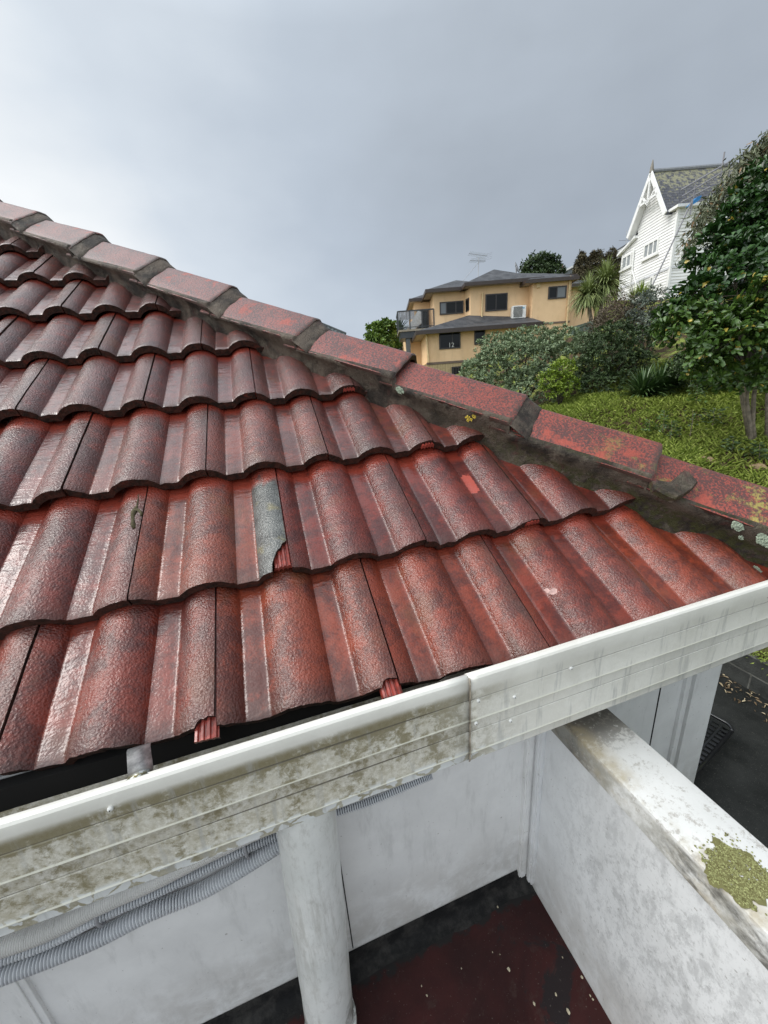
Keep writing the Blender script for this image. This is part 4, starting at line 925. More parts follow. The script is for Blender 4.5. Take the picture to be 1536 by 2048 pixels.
rows = [[cn + ax * (.10 * (r / R_) ** 2) + r * (math.cos(q) * u1 + math.sin(q) * u2) for q in np.linspace(0, 6.283, 25)] for r in (.001, .1, .2, .3, R_)]
b.grid(rows); o = b.build('dish', plain('dish_grey', (.30, .31, .33), .5), ds_, smooth=True); sd_ = o.modifiers.new('s', 'SOLIDIFY'); sd_.thickness = .02
b = MB(); b.tube([cn, Fw(1033, 547, dS), Fw(1034, 560, dS)], .035, 8); b.tube([Fw(1033, 547, dS), Fw(1030, 558, dS)], .02, 6); b.tube([cn - u2 * R_, cn + ax * .5 - u2 * .1], .012, 5); b.build('stand', M_ALU, ds_)

# ---- white weatherboard house, gable facing left
AW = 17.5
wh = thing('weatherboard_house', Wd(AW + 3, 29, 4), PHI, 'tall white weatherboard house with a steep slate gable roof high on the hill', 'house')
fa = lambda x, y: FA(x, y, AW)
fb = lambda x, y: FA(x, y, AW - .42); apx = fb(1302.5, 349); eL = fb(1259, 471); eR = fb(1329, 425); cT = fa(1357.5, 417); cBm = fa(1335, 592); lT = fa(1243.5, 510); lB = fa(1237, 597); lr = fa(1263, 484)
zc = cT[1]; dcr = cT[0]; dl = lB[0]
zbot = min(lB[1], cBm[1]) - 1.6
def ext(z):
    """d extents (near, far) of the gable wall at height z"""
    if z > max(eL[1], eR[1], zc):
        ze_ = (eL[1] + eR[1]) / 2; f = (apx[1] - z) / (apx[1] - ze_)
        return apx[0] - (apx[0] - eR[0]) * f * .97, apx[0] + (eL[0] - apx[0]) * f * .97
    near = dcr if z <= zc else eR[0]
    if z > lr[1]: far_ = eL[0] - .25
    else: f = min(1, (lr[1] - z) / max(.01, lr[1] - lT[1])); far_ = (eL[0] - .25) + (dl - eL[0] + .25) * f
    return near, far_
m = Mat('weatherboard', .5, .4); O = m.pos(); m.col(m.mix(m.step(m.noise(1.4, 5, .65, O), .3, .7), (.80, .80, .80), (.88, .88, .87))); M_WB = m.m
b = MB(); z = zbot; bh = .165
while z < apx[1] - .05:
    n0, f0 = ext(z); n1_, f1_ = ext(min(z + bh, apx[1] - .02))
    b.hexa([Wd(AW - .035, n0, z), Wd(AW + .2, n0, z), Wd(AW + .2, f0, z), Wd(AW - .035, f0, z), Wd(AW - .002, n1_, z + bh), Wd(AW + .2, n1_, z + bh), Wd(AW + .2, f1_, z + bh), Wd(AW - .002, f1_, z + bh)]); z += bh
b.build('gable_wall', M_WB, wh)
b = MB(); z = zbot
while z < zc: b.hexa([Wd(AW, dcr - .035, z), Wd(AW + 8, dcr - .035, z), Wd(AW + 8, dcr + .2, z), Wd(AW, dcr + .2, z), Wd(AW, dcr - .002, z + bh), Wd(AW + 8, dcr - .002, z + bh), Wd(AW + 8, dcr + .2, z + bh), Wd(AW, dcr + .2, z + bh)]); z += bh
b.build('side_wall', M_WB, wh)
b = MB(); b.fbox(AW + .2, AW + 8, dcr + .2, dl - .02, zbot, lT[1] - .3); b.build('inner_wall', M_WB, wh)
m = Mat('slate', .6, .4); O = m.pos(); X, Y, Z = m.sep(O)
bk = m.n('ShaderNodeTexBrick'); bk.inputs['Scale'].default_value = 1; bk.inputs['Brick Width'].default_value = .32; bk.inputs['Row Height'].default_value = .17; bk.inputs['Mortar Size'].default_value = .012; cb = m.n('ShaderNodeCombineXYZ'); m.l(m.math('MULTIPLY', m.n('ShaderNodeTexCoord').outputs['Object'], 1) if False else m.sep(m.obj())[0], cb.inputs[0]); m.l(Z, cb.inputs[1]); m.l(cb.outputs[0], bk.inputs['Vector'])
bk.inputs['Color1'].default_value = (.075, .078, .095, 1); bk.inputs['Color2'].default_value = (.12, .122, .14, 1); bk.inputs['Mortar'].default_value = (.03, .03, .035, 1)
li = m.math('ADD', m.noise(5, 6, .72, O), m.math('MULTIPLY', m.step(Z, apx[1] - 2.2, apx[1]), .14)); c = m.mix(m.math('MULTIPLY', m.step(li, .56, .70), .85), bk.outputs['Color'], (.30, .29, .18)); m.col(c); m.bump(bk.outputs['Fac'], -.6, .02); M_SLATE = m.m
b = MB(); o_ = .42; zr = apx[1] + .12; zeR = eR[1] - .05; zeL = eL[1] - .05; dR_, dL_ = eR[0] - .12, eL[0] + .15
for s0, s1, z0 in ((apx[0], dR_, zeR), (apx[0], dL_, zeL)):
    b.hexa([Wd(AW - o_, s0, zr - .12), Wd(AW + 8, s0, zr - .12), Wd(AW + 8, s1, z0 - .12), Wd(AW - o_, s1, z0 - .12), Wd(AW - o_, s0, zr), Wd(AW + 8, s0, zr), Wd(AW + 8, s1, z0), Wd(AW - o_, s1, z0)])
b.build('roof', M_SLATE, wh)
b = MB()
for s0, s1, z0 in ((apx[0], dR_, zeR), (apx[0], dL_, zeL)):
    b.hexa([Wd(AW - o_ + .02, s0, zr - .16), Wd(AW - .001, s0, zr - .16), Wd(AW - .001, s1, z0 - .16), Wd(AW - o_ + .02, s1, z0 - .16), Wd(AW - o_ + .02, s0, zr - .123), Wd(AW - .001, s0, zr - .123), Wd(AW - .001, s1, z0 - .123), Wd(AW - o_ + .02, s1, z0 - .123)])
b.build('soffit', M_WB, wh)
b = MB(); b.tube([Wd(AW - o_ + .1, apx[0], zr + .05), Wd(AW + 8, apx[0], zr + .05)], .11, 8); b.build('ridge_capping', plain('lead', (.22, .23, .25), .5), wh)
for s1, z0 in ((dR_, zeR), (dL_, zeL)):
    b = MB(); b.bar(Wd(AW - o_ - .03, apx[0], zr - .05), Wd(AW - o_ - .03, s1, z0 - .05), .07, .26); b.build('barge_board', M_WB, wh)
b = MB()
for f in (.30, .48, .66):
    p = np.array([apx[0] + (dL_ - apx[0]) * f, zr + (zeL - zr) * f]); q = np.array([apx[0] + (dR_ - apx[0]) * f, zr + (zeR - zr) * f])
    if f == .48: b.bar(Wd(AW - o_ - .02, p[0], p[1] - .1), Wd(AW - o_ - .02, q[0], q[1] - .1), .09, .12)
b.bar(Wd(AW - o_ - .02, apx[0], zr - .1), Wd(AW - o_ - .02, apx[0], zr + (zeL - zr) * .60), .09, .12)
for e in (dL_, dR_): b.bar(Wd(AW - o_ - .02, apx[0] + (e - apx[0]) * .36, zr + (zeL - zr) * .36), Wd(AW - o_ - .02, apx[0], zr + (zeL - zr) * .58), .09, .10)
b.build('gable_truss', M_WB, wh)
b = MB(); b.tube([Wd(AW - o_, apx[0], zr), Wd(AW - o_, apx[0], zr + .25), Wd(AW - o_, apx[0], zr + .62)], [.12, .09, .02], 8); b.build('finial', plain('finial', (.22, .20, .17), .7), wh)
b = MB(); b.fbox(AW - .25, AW + 8, dcr - .28, eR[0] + .1, zc, zc + .14); b.build('side_eave', M_WB, wh)
b = MB(); b.hexa([Wd(AW - .25, eL[0] - .3, lr[1] + .02), Wd(AW + 6, eL[0] - .3, lr[1] + .02), Wd(AW + 6, dl + .35, lT[1] - .05), Wd(AW - .25, dl + .35, lT[1] - .05), Wd(AW - .25, eL[0] - .3, lr[1] + .16), Wd(AW + 6, eL[0] - .3, lr[1] + .16), Wd(AW + 6, dl + .35, lT[1] + .09), Wd(AW - .25, dl + .35, lT[1] + .09)]); b.build('lean_to_roof', M_WB, wh)
b = MB(); b.fbox(AW - .06, AW + .06, dcr - .06, dcr + .10, zbot, zc); b.build('corner_board', M_WB, wh); b = MB(); b.fbox(AW - .06, AW + .06, dl - .10, dl + .04, zbot, lT[1] - .05); b.build('corner_board', M_WB, wh)
zb1 = fa(1341, 535)[1]; b = MB(); b.fbox(AW - .07, AW, dcr, dl, zb1 - .06, zb1 + .06); b.fbox(AW, AW + 8, dcr - .07, dcr, zb1 - .06, zb1 + .06); b.build('belt_board', plain('belt', (.62, .63, .66), .5), wh)
def wwin(x0, x1, yb0, yb1, yt0, yt1, n):
    d0, d1 = fa(x1, (yb1 + yt1) / 2)[0], fa(x0, (yb0 + yt0) / 2)[0]; zb = (fa(x0, yb0)[1] + fa(x1, yb1)[1]) / 2; zt = (fa(x0, yt0)[1] + fa(x1, yt1)[1]) / 2
    b = MB(); f_ = .11
    for q in ((d0, d1, zb, zb + f_), (d0, d1, zt - f_, zt), (d0, d0 + f_, zb + f_, zt - f_), (d1 - f_, d1, zb + f_, zt - f_)): b.fbox(AW - .09, AW, *q)
    for k in range(1, n): q = d0 + (d1 - d0) * k / n; b.fbox(AW - .08, AW, q - .05, q + .05, zb + f_, zt - f_)
    b.fbox(AW - .16, AW, d0 - .12, d1 + .12, zb - .10, zb - .002)
    f = b.build('window', M_WHITE, wh)
    for k in range(n):
        b = MB(); b.fbox(AW - .045, AW - .02, d0 + (d1 - d0) * k / n + .04, d0 + (d1 - d0) * (k + 1) / n - .04, zb + f_ * .8, zt - f_ * .8); b.build('pane', M_CURTW, f)
M_CURTW = plain('curtained_glass', (.26, .28, .29), .25)
wwin(1289, 1318.5, 520, 504, 491, 474, 3); wwin(1245.5, 1264.5, 541, 531, 516, 504, 2); wwin(1300.5, 1308.5, 582, 577, 555, 551, 1)
x0, x1 = F(1364, 510, dcr)[0], F(1381, 510, dcr)[0]; z0, z1 = F(1372, 523, dcr)[1], F(1372, 495, dcr)[1]
b = MB(); b.fbox(x0 - .12, x1 + .12, dcr - .09, dcr, z0 - .12, z0); b.fbox(x0 - .12, x1 + .12, dcr - .09, dcr, z1, z1 + .12); b.fbox(x0 - .12, x0, dcr - .09, dcr, z0, z1); b.fbox(x1, x1 + .12, dcr - .09, dcr, z0, z1); f = b.build('window', M_WHITE, wh); b = MB(); b.fbox(x0, x1, dcr - .04, dcr - .02, z0, z1); b.build('pane', M_GLASS, f)
b = MB()
for px in ([(1270, 498), (1267, 545), (1262, 575)], [(1271, 500), (1267, 540), (1277, 575)]): b.tube([Wd(AW - .10, *fa(*p)) for p in px], .045, 6)
b.build('waste_pipes', M_WHITE, wh)
# scaffold on the near side
sc = thing('scaffold', Wd(AW + 2, dcr - 1.0, zc - 3), PHI, 'metal scaffold poles standing against the slate roof of the white house', 'scaffold')
for px, nm in (([(1362, 380), (1475, 314)], 'rail'), ([(1364, 393), (1478, 325)], 'rail'), ([(1362, 405), (1420, 374)], 'rail'), ([(1392, 360), (1380, 430)], 'standard'), ([(1449, 304), (1441, 356)], 'standard'), ([(1391, 387), (1299, 583)], 'stay')):
    b = MB(); b.tube([Fw(*p, dcr - 1.0) for p in px], .04, 7); b.build(nm, plain('scaffold_steel', (.24, .235, .26), .5) if 'scaffold_steel' not in bpy.data.materials else bpy.data.materials['scaffold_steel'], sc, smooth='auto')
b = MB(); pts = [(1378, 411), (1386, 404), (1396, 393), (1404, 390), (1401, 398), (1391, 406), (1384, 410)]
b.prism([Fw(*p, dcr - .9) for p in pts], tuple(EF * .3)); o = b.build('tarpaulin', plain('tarp_blue', (.02, .22, .55), .45, .15, 3, .4, 6, .05), None); tag(o, 'bright blue tarpaulin rolled on the eave of the white house', 'tarpaulin')

# ---- houses further up the slope
h2 = thing('grey_roofed_house', Wd(21, 46, 9), PHI, 'house with a grey gable roof and white barge just left of the white weatherboard house', 'house')
b = MB(); d2 = 42; e1, e2, e3 = Fw(1172, 545, d2), Fw(1249, 490, d2), Fw(1290, 540, d2)
b.hexa([tuple(Fw(1180, 560, d2)), tuple(Fw(1290, 560, d2)), tuple(Fw(1290, 560, d2) + EF * 5), tuple(Fw(1180, 560, d2) + EF * 5), tuple(Fw(1215, 524, d2)), tuple(Fw(1290, 500, d2)), tuple(Fw(1290, 500, d2) + EF * 5), tuple(Fw(1215, 524, d2) + EF * 5)]); b.build('wall', plain('h2wall', (.10, .09, .08), .8), h2)
b = MB(); b.prism([Fw(1196, 524, d2 - .4), Fw(1262, 482, d2 - .4), Fw(1262, 486, d2 - .4), Fw(1196, 528, d2 - .4)], tuple(EF * 6)); b.build('roof', M_ROOFG, h2)
b = MB(); b.bar(Fw(1226, 509.5, d2 - .5), Fw(1254, 493, d2 - .5), .1, .22); b.bar(Fw(1170, 528, d2 - .5), Fw(1216, 519, d2 - .5), .1, .22); b.bar(Fw(1231, 515.5, d2 - .5), Fw(1243, 516, d2 - .5), .1, .22); b.build('barge_board', M_WHITE, h2)
b = MB(); b.tube([Fw(1252, 492, d2), Fw(1253, 461, d2)], .03, 6); b.tube([Fw(1237, 481, d2), Fw(1263, 480, d2)], .025, 6); o = b.build('tv_aerial', M_ALU, None); tag(o, 'small aerial beside the left gable corner of the white house', 'aerial')
h3 = thing('distant_house', Wd(16, 50, 6), PHI, 'house with a pale grey lean-to roof and brick chimney above the yellow house roofs', 'house')
b = MB(); b.prism([Fw(1115, 550, 46), Fw(1147, 532, 46), Fw(1178, 526, 46), Fw(1178, 575, 46), Fw(1115, 575, 46)], tuple(EF * 4)); b.build('roof', plain('h3roof', (.15, .165, .17), .6), h3)
b = MB(); b.bar(Fw(1115, 550, 45.9), Fw(1147, 532, 45.9), .12, .15); b.build('barge_board', M_WHITE, h3)
b = MB(); b.hexa([tuple(Fw(x, y, d)) for x, y, d in ((1120, 546, 47), (1128, 546, 47), (1128, 546, 47.8), (1120, 546, 47.8), (1122, 527, 47), (1126.5, 527, 47), (1126.5, 527, 47.8), (1122, 527, 47.8))]); b.build('chimney', plain('brick', (.24, .15, .11), .9), h3)
# far roof showing over the hip
h4 = thing('grey_tiled_house', Wd(-4, 38, -2), PHI, 'distant house whose dark grey tiled roof just shows over the hip caps', 'house')
d4 = 36
p0, p1 = Fw(600, 630, d4), Fw(692, 668, d4 + 1.0); dn = unit(np.array([EF[0], EF[1], 0]) * -1.0 + np.array([0, 0, -.62])); bk_ = unit(np.array([EF[0], EF[1], 0]) + np.array([0, 0, -.62]))
b = MB()
for sl_ in (dn, bk_):
    rows = []
    for r in range(15):
        for o in (0, .045):
            q = sl_ * (r * .33 + (0 if o == 0 else .32)); rows.append([p0 + (p1 - p0) * k / 24 + q + np.array([0, 0, .05 * (1 if k % 2 else 0) - o + .05]) for k in range(25)])
    b.grid(rows)
b.build('roof', plain('tile_grey', (.10, .115, .115), .5, .4, 6), h4, fix=False)
b = MB(); b.tube([p0, p1], .13, 8); b.build('ridge_capping', plain('ridge_grey', (.09, .10, .10), .5, .3, 8), h4)
b = MB(); n4, f4 = dn * 4.7, bk_ * 4.7; zg = -6.0
for e_ in (p0 + (p1 - p0) * .02, p1 - (p1 - p0) * .02):
    P5 = [e_ + n4 * .95, e_ + f4 * .95, e_ - np.array([0, 0, .12])]; g0, g1 = np.array([P5[0][0], P5[0][1], zg]), np.array([P5[1][0], P5[1][1], zg]); b.prism([g0, g1, P5[1] - np.array([0, 0, .1]), P5[2], P5[0] - np.array([0, 0, .1])], tuple((p1 - p0) * (.01 if e_ is not p1 else -.01)))
a0_, a1_ = p0 + (p1 - p0) * .03, p1 - (p1 - p0) * .03
for o_ in (n4, f4): b.quad(tuple(a0_ + o_ * .93 - np.array([0, 0, .12])), tuple(a1_ + o_ * .93 - np.array([0, 0, .12])), (a1_[0] + o_[0] * .93, a1_[1] + o_[1] * .93, zg), (a0_[0] + o_[0] * .93, a0_[1] + o_[1] * .93, zg))
b.build('wall', plain('h4wall', (.4, .38, .35), .8), h4, fix=False)
# green picket fence
pf = thing('picket_fence', tuple(Fw(1160, 690, 19)), PHI, 'green metal picket fence running up the slope behind the bushes', 'fence')
n = 26
for k in range(n):
    f = k / (n - 1); x = 1142 + 44 * f; d = 20.5 - 2.2 * f; yt = 655 - 14 * f; p = Fw(x, yt, d); q = Fw(x - 1.5, yt + 42, d); b = MB(); b.tube([q, p], .022 if k % 8 else .045, 6); b.build('picket' if k % 8 else 'post', bpy.data.materials.get('fence_green') or plain('fence_green', (.085, .13, .105), .5), pf, smooth='auto')
for o_ in (4, 34):
    b = MB(); b.bar(Fw(1142, 655 + o_, 20.5), Fw(1186, 641 + o_, 18.3), .05); b.build('rail', bpy.data.materials['fence_green'], pf)
# ------------------------------------------------------------------ terrain
CTRL = [(5.74, 6, -1.28), (5.19, 7, -.95), (4.82, 11, -.36), (5.89, 11, -.10), (6.86, 10, -.25), (6.5, 7, -.90), (4.1, 13, -.55), (2.5, 14, -.9), (0, 14, -1.4), (7.5, 14, .9), (9.7, 20, 2.3), (9.2, 8, .3), (5, 19, .5), (2.5, 25, .9), (-.5, 29, .3),
        (8, 24, 1.9), (11.4, 25, 2.9), (16.5, 32, 5.4), (17.2, 26, 4.4), (13, 20, 3.2), (11, 12, 1.7), (14, 36, 6.5), (20, 40, 9.5), (26, 30, 9), (10, 40, 6.5), (30, 60, 14), (0, 45, 2), (-15, 40, -2), (-30, 30, -5), (-30, 80, -6), (0, 90, 0), (40, 90, 16), (60, 20, 14), (40, -20, 8), (12, 3, 1.2), (8, 3.2, -.9), (6.6, 2, -1.3), (9, -5, -.6), (-30, 0, -4), (0, -30, -3), (20, 6, 4), (4.6, 4.6, -2.05), (4.9, 8.6, -.95)]
CT = np.array(CTRL)
def terr0(a, d):
    q = (CT[:, 0] - a) ** 2 + (CT[:, 1] - d) ** 2 + .25
    wt = q ** -1.75; return float((wt * CT[:, 2]).sum() / wt.sum())
def ad(x, y):
    p = np.array([x - CP[0], y - CP[1], 0]); return p @ ER, p @ EF
def terr(a, d):
    p = CP + a * ER + d * EF; X, Y = p[0], p[1]
    h = terr0(a, d)
    if Y < 11 and X < 4.56:
        k = min(1, max(0, (Y - 7.0) / 4.0)); h2 = -2.62; k = k * k * (3 - 2 * k)
        return h2 + (max(h, -2.62) - h2) * k if X < 4.40 else (h2 + (h - h2) * k) if X < 4.44 else h
    kk = min(1, max(0, (X - 4.5) / 1.6)) if Y < 11 else 1
    return h if kk >= 1 else -2.27 + (h + 2.27) * kk if Y < 7 else h * 1.0 + (1 - kk) * (-2.27 - h) * max(0, (11 - Y) / 4)
xs = np.unique(np.r_[np.linspace(-160, -12, 20), np.linspace(-12, 4, 17), np.linspace(4.0, 4.38, 3), [4.40, 4.41, 4.43, 4.45], np.linspace(4.6, 14, 60), np.linspace(14, 40, 40), np.linspace(44, 240, 24)])
ys = np.unique(np.r_[np.linspace(-120, -8, 16), np.linspace(-7, 16, 80), np.linspace(16.5, 60, 60), np.linspace(64, 320, 26)])
b = MB(); rows = []
for y in ys:
    r = []
    for x in xs:
        a, d = ad(x, y); z = terr(a, d)
        if x > 4.5: z += .05 * noise.noise(Vector((x * .9, y * .9, 0))) + .025 * noise.noise(Vector((x * 3, y * 3, 1)))
        r.append((x, y, z))
    rows.append(r)
b.grid(rows)
m = Mat('soil_grass', .9, .2); W_ = m.pos()
c = m.mix(m.step(m.noise(1.6, 6, .7, W_), .46, .60), (.075, .048, .028), (.24, .30, .065)); c = m.mix(m.math('MULTIPLY', m.step(m.noise(14, 5, .7, W_), .5, .7), .6), c, (.10, .072, .042)); m.col(c); m.bump(m.noise(20, 6, .7, W_), 1, .05)
g = b.build('ground', m.m, None, smooth=True, origin=(0, 0, 0)); tag(g, 'grassy hillside rising behind the house', 'ground', kind='structure')
m = Mat('asphalt', .6, .25); W_ = m.pos()
c = m.mix(m.step(m.noise(3, 6, .7, W_), .3, .7), (.010, .011, .010), (.028, .029, .027)); c = m.mix(m.math('MULTIPLY', m.step(m.noise(150, 2, .5, W_), .66, .72), .7), c, (.12, .11, .10)); m.col(c); m.bump(m.noise(120, 4, .7, W_), .6, .006)
b = MB(); b.grid([[(x, y, -2.596) for x in (-14, -6, 0, 2, 4.395)] for y in (-7, -2, 2, 6, 7)]); o = b.build('driveway', m.m, None); tag(o, 'wet dark asphalt driveway between the house and the block retaining wall', 'driveway', kind='structure')
# retaining wall of concrete blocks
m = Mat('block_grey', .75, .3); W_ = m.pos()
X, Y, Z = m.sep(W_); bk = m.n('ShaderNodeTexBrick'); bk.inputs['Scale'].default_value = 1; bk.inputs['Brick Width'].default_value = .39; bk.inputs['Row Height'].default_value = .19; bk.inputs['Mortar Size'].default_value = .010; bk.inputs['Mortar Smooth'].default_value = .3
cb = m.n('ShaderNodeCombineXYZ'); m.l(Y, cb.inputs[0]); m.l(m.math('ADD', Z, 2.615), cb.inputs[1]); m.l(cb.outputs[0], bk.inputs['Vector'])
bk.inputs['Color1'].default_value = (.045, .048, .046, 1); bk.inputs['Color2'].default_value = (.075, .078, .072, 1); bk.inputs['Mortar'].default_value = (.15, .15, .135, 1)
c = m.mix(m.math('MULTIPLY', m.step(m.noise(5, 6, .7, W_), .4, .65), .6), bk.outputs['Color'], (.022, .022, .022)); m.col(c); m.bump(m.math('ADD', m.math('MULTIPLY', bk.outputs['Fac'], -.8), m.noise(60, 4, .6, W_)), .8, .008)
b = MB(); b.box(4.39, 4.54, -6.5, 7.5, -2.62, -2.235); o = b.build('retaining_wall', m.m, None, bevel=.008); tag(o, 'low grey concrete block retaining wall below the grassy bank', 'retaining wall')

# ------------------------------------------------------------------ foliage
def leafmat(name, dark, mid, light, rough=.35, spec=.5, odd=None, trans=.0):
    m = Mat(name, rough, spec); v = m.attr('lv', 'Fac')
    st = [(0, dark), (.45, mid), (.90, light)]
    if odd: st += [(.975, light), (.985, odd)]
    m.col(m.ramp(v, st)); m.bump(m.noise(60, 2), .15, .004)
    if trans:
        m.b.inputs['Subsurface Weight'].default_value = 0
        tr = m.n('ShaderNodeBsdfTranslucent'); m.l(m.ramp(v, st), tr.inputs[0]); mx = m.n('ShaderNodeMixShader'); mx.inputs[0].default_value = trans
        o = m.t.nodes['Material Output']; m.t.links.new(m.b.outputs[0], mx.inputs[1]); m.t.links.new(tr.outputs[0], mx.inputs[2]); m.t.links.new(mx.outputs[0], o.inputs[0])
    return m.m
def leaf_geo(P, D, N, L, Wd_, lv, shape=(.55, 1.0), curl=.12):
    """P base points, D directions, N leaf normals; two quads a leaf, folded at the midrib"""
    n = len(P); Sd = unit(np.cross(D, N)); N = unit(np.cross(Sd, D)); L = L[:, None]; Wv = Wd_[:, None]
    tip = P + D * L - N * L * curl * 1.2
    a1 = P + D * L * .35 + N * L * .06; a2 = P + D * L * .76 - N * L * curl * .4
    V = np.stack([P, a1 - Sd * Wv * shape[0], a2 - Sd * Wv * shape[1], tip, a2 + Sd * Wv * shape[1], a1 + Sd * Wv * shape[0]], 1)
    V[:, [1, 2, 4, 5]] += (N * Wv * .25)[:, None, :]
    base = np.arange(n)[:, None] * 6
    Q = np.concatenate([base + np.array([[0, 1, 2, 3]]), base + np.array([[0, 3, 4, 5]])], 1).reshape(-1, 4)
    return V.reshape(-1, 3), Q, np.repeat(lv, 6)
def np_mesh(name, V, Q, lv, mat, parent, smooth=False):
    r = parent; inv = np.array(r.matrix_basis.inverted()) if r is not None else np.eye(4)
    V = V @ inv[:3, :3].T + inv[:3, 3]
    me = bpy.data.meshes.new(name); me.vertices.add(len(V)); me.vertices.foreach_set('co', V.astype(np.float32).ravel())
    me.loops.add(Q.size); me.loops.foreach_set('vertex_index', Q.astype(np.int32).ravel())
    me.polygons.add(len(Q)); me.polygons.foreach_set('loop_start', np.arange(len(Q), dtype=np.int32) * Q.shape[1]); me.polygons.foreach_set('loop_total', np.full(len(Q), Q.shape[1], dtype=np.int32))
    at = me.attributes.new('lv', 'FLOAT', 'POINT'); at.data.foreach_set('value', lv.astype(np.float32)); me.materials.append(mat); me.update(); me.validate()
    o = bpy.data.objects.new(name, me); S.collection.objects.link(o)
    if parent is not None: o.parent = parent
    return o
def lobes_px(ls, sq=.8):
    out = []
    for x, y, d, rx, ry in ls:
        c = Fw(x, y, d); k = d / FPX * .88; out.append((c, np.array([rx * k, max(rx, ry) * k * sq, ry * k])))
    return out
def crown(lobes, n_twig, per, L, W_, mat, parent, name='crown', up=.35, rosette=1.0, droop=0.0, shell=.62, lumps=3.0, lobefrac=True, shape=(.55, 1.0), seed=1, tone=(0.0, 0.0), jit=.25):
    g = np.random.default_rng(seed)
    vol = np.array([np.prod(r) ** (2 / 3) for c, r in lobes]); vol /= vol.sum(); Vs, Qs, Ls = [], [], []; off = 0
    allP, allD, allT = [], [], []
    for (c, r), f in zip(lobes, vol):
        k = int(n_twig * f); u = unit(g.normal(size=(k, 3))); u[:, 2] = np.where(u[:, 2] < -.55, -u[:, 2], u[:, 2])
        rad = shell + (1 - shell) * g.random(k) ** .6
        lump = np.array([noise.noise(Vector(x * lumps + c)) for x in u]); lump2 = np.array([noise.noise(Vector(x * lumps * 2.6 + c * 2)) for x in u])
        rad = rad * (1 + .30 * lump + .14 * lump2)
        keep = (lump2 + lump * .6) > -.34
        # lobes are axis-aligned in the frontal frame
        loc = u * rad[:, None] * r; p = c + loc[:, :1] * ER + loc[:, 1:2] * EF + loc[:, 2:] * np.array([0, 0, 1.0])
        dirv = unit(u[:, :1] * ER + u[:, 1:2] * EF + u[:, 2:] * np.array([0, 0, 1.0]))
        allP.append(p[keep]); allD.append(dirv[keep]); allT.append(np.full(keep.sum(), g.normal() * .07) + g.normal(size=keep.sum()) * .08)
    P = np.concatenate(allP); D = np.concatenate(allD); T_ = np.concatenate(allT)
    T_ = T_ + .10 * np.array([noise.noise(Vector(p * 1.6)) for p in P])
    D = unit(D + np.array([0, 0, up]) + g.normal(size=D.shape) * .35)
    if droop: D = unit(D * .5 + np.array([0, 0, -droop]) + g.normal(size=D.shape) * .25)
    n = len(P); P2 = np.repeat(P, per, 0); D2 = np.repeat(D, per, 0); T2 = np.repeat(T_, per)
    q = unit(g.normal(size=P2.shape)); q = unit(q - D2 * (q * D2).sum(1, keepdims=True))
    spread = rosette * (.6 + .8 * g.random(len(P2)))[:, None]
    LD = unit(D2 + q * spread); LN = unit(D2 * 1.0 - q * .35 * spread + np.array([0, 0, .25]))
    ln = L * (.65 + .6 * g.random(len(P2))); wd = W_ * (.7 + .5 * g.random(len(P2))) * .5
    base = P2 + g.normal(size=P2.shape) * L * jit
    lv = np.clip(.42 + T2 + g.normal(size=len(P2)) * .16, 0.02, .9); lv = np.where(g.random(len(P2)) < tone[0], 1.0, lv)
    V, Q, lv = leaf_geo(base, LD, LN, ln, wd, lv, shape)
    return np_mesh(name, V, Q, lv, mat, parent), P
M_BARK = plain('bark', (.13, .105, .075), .85, .35, 12, 1, 40, .01); M_BARKD = plain('bark_dark', (.05, .04, .03), .9, .3, 14, 1, 40, .01); M_BARKP = plain('bark_pale', (.24, .20, .15), .85, .3, 14, 1, 40, .01)
def limbs(base, lobes, P, r0, mat, parent, nb=7, sub=14, seed=3, name='trunk'):
    g = random.Random(seed); b = MB(); base = np.array(base)
    for k in range(nb):
        c, r = lobes[k % len(lobes)]; e = np.array(c) + np.array([g.uniform(-.3, .3) * r[0], g.uniform(-.3, .3) * r[0], g.uniform(-.1, .3) * r[2]])
        s = base + np.array([g.uniform(-1, 1), g.uniform(-1, 1), 0]) * r0 * .5
        mid = s + (e - s) * .5 + np.array([g.uniform(-1, 1), g.uniform(-1, 1), .6]) * np.linalg.norm(e - s) * .10
        pts = [s + (mid - s) * z for z in (0, .5)] + [mid + (e - mid) * z for z in (0, .5, 1)]
        b.tube(pts, [r0 * (1 if k == 0 else .7) * q for q in (1, .8, .62, .42, .2)], 8)
        for j in range(sub // nb + 1):
            t_ = P[g.randrange(len(P))]
            if np.linalg.norm(t_ - e) < 2.2 * max(r): b.tube([e + (t_ - e) * z for z in (-.15, .4, 1)], [r0 * .25, r0 * .14, r0 * .05], 5)
    return b.build(name, mat, parent, smooth=True)
def bush(name, label, cat, base_px, d, lobes, n_twig, per, L, W_, mat, bark=None, r0=.05, group=None, **kw):
    x, y = base_px; p = Fw(x, y, d); a, dd = F(x, y, d)[0], d; z = terr(a, d)
    root = thing(name, (p[0], p[1], z), PHI, label, cat, group); lb = lobes_px(lobes, kw.pop('sq', .8))
    o, P = crown(lb, n_twig, per, L, W_, mat, root, name=kw.pop('part', 'foliage'), **kw)
    limbs((p[0], p[1], z), lb, P, r0, bark or M_BARKD, root, name='stem' if r0 < .08 else 'trunk')
    return root
LM_BIG = leafmat('leaf_glossy', (.010, .028, .008), (.028, .078, .016), (.068, .155, .034), .28, .55, (.42, .33, .05), .12)
LM_BIG2 = leafmat('leaf_glossy_fresh', (.028, .062, .013), (.068, .135, .026), (.145, .24, .05), .28, .55, (.50, .40, .08), .15)
LM_POH = leafmat('leaf_grey_green', (.085, .125, .07), (.21, .28, .15), (.40, .47, .29), .5, .4, None, .1)
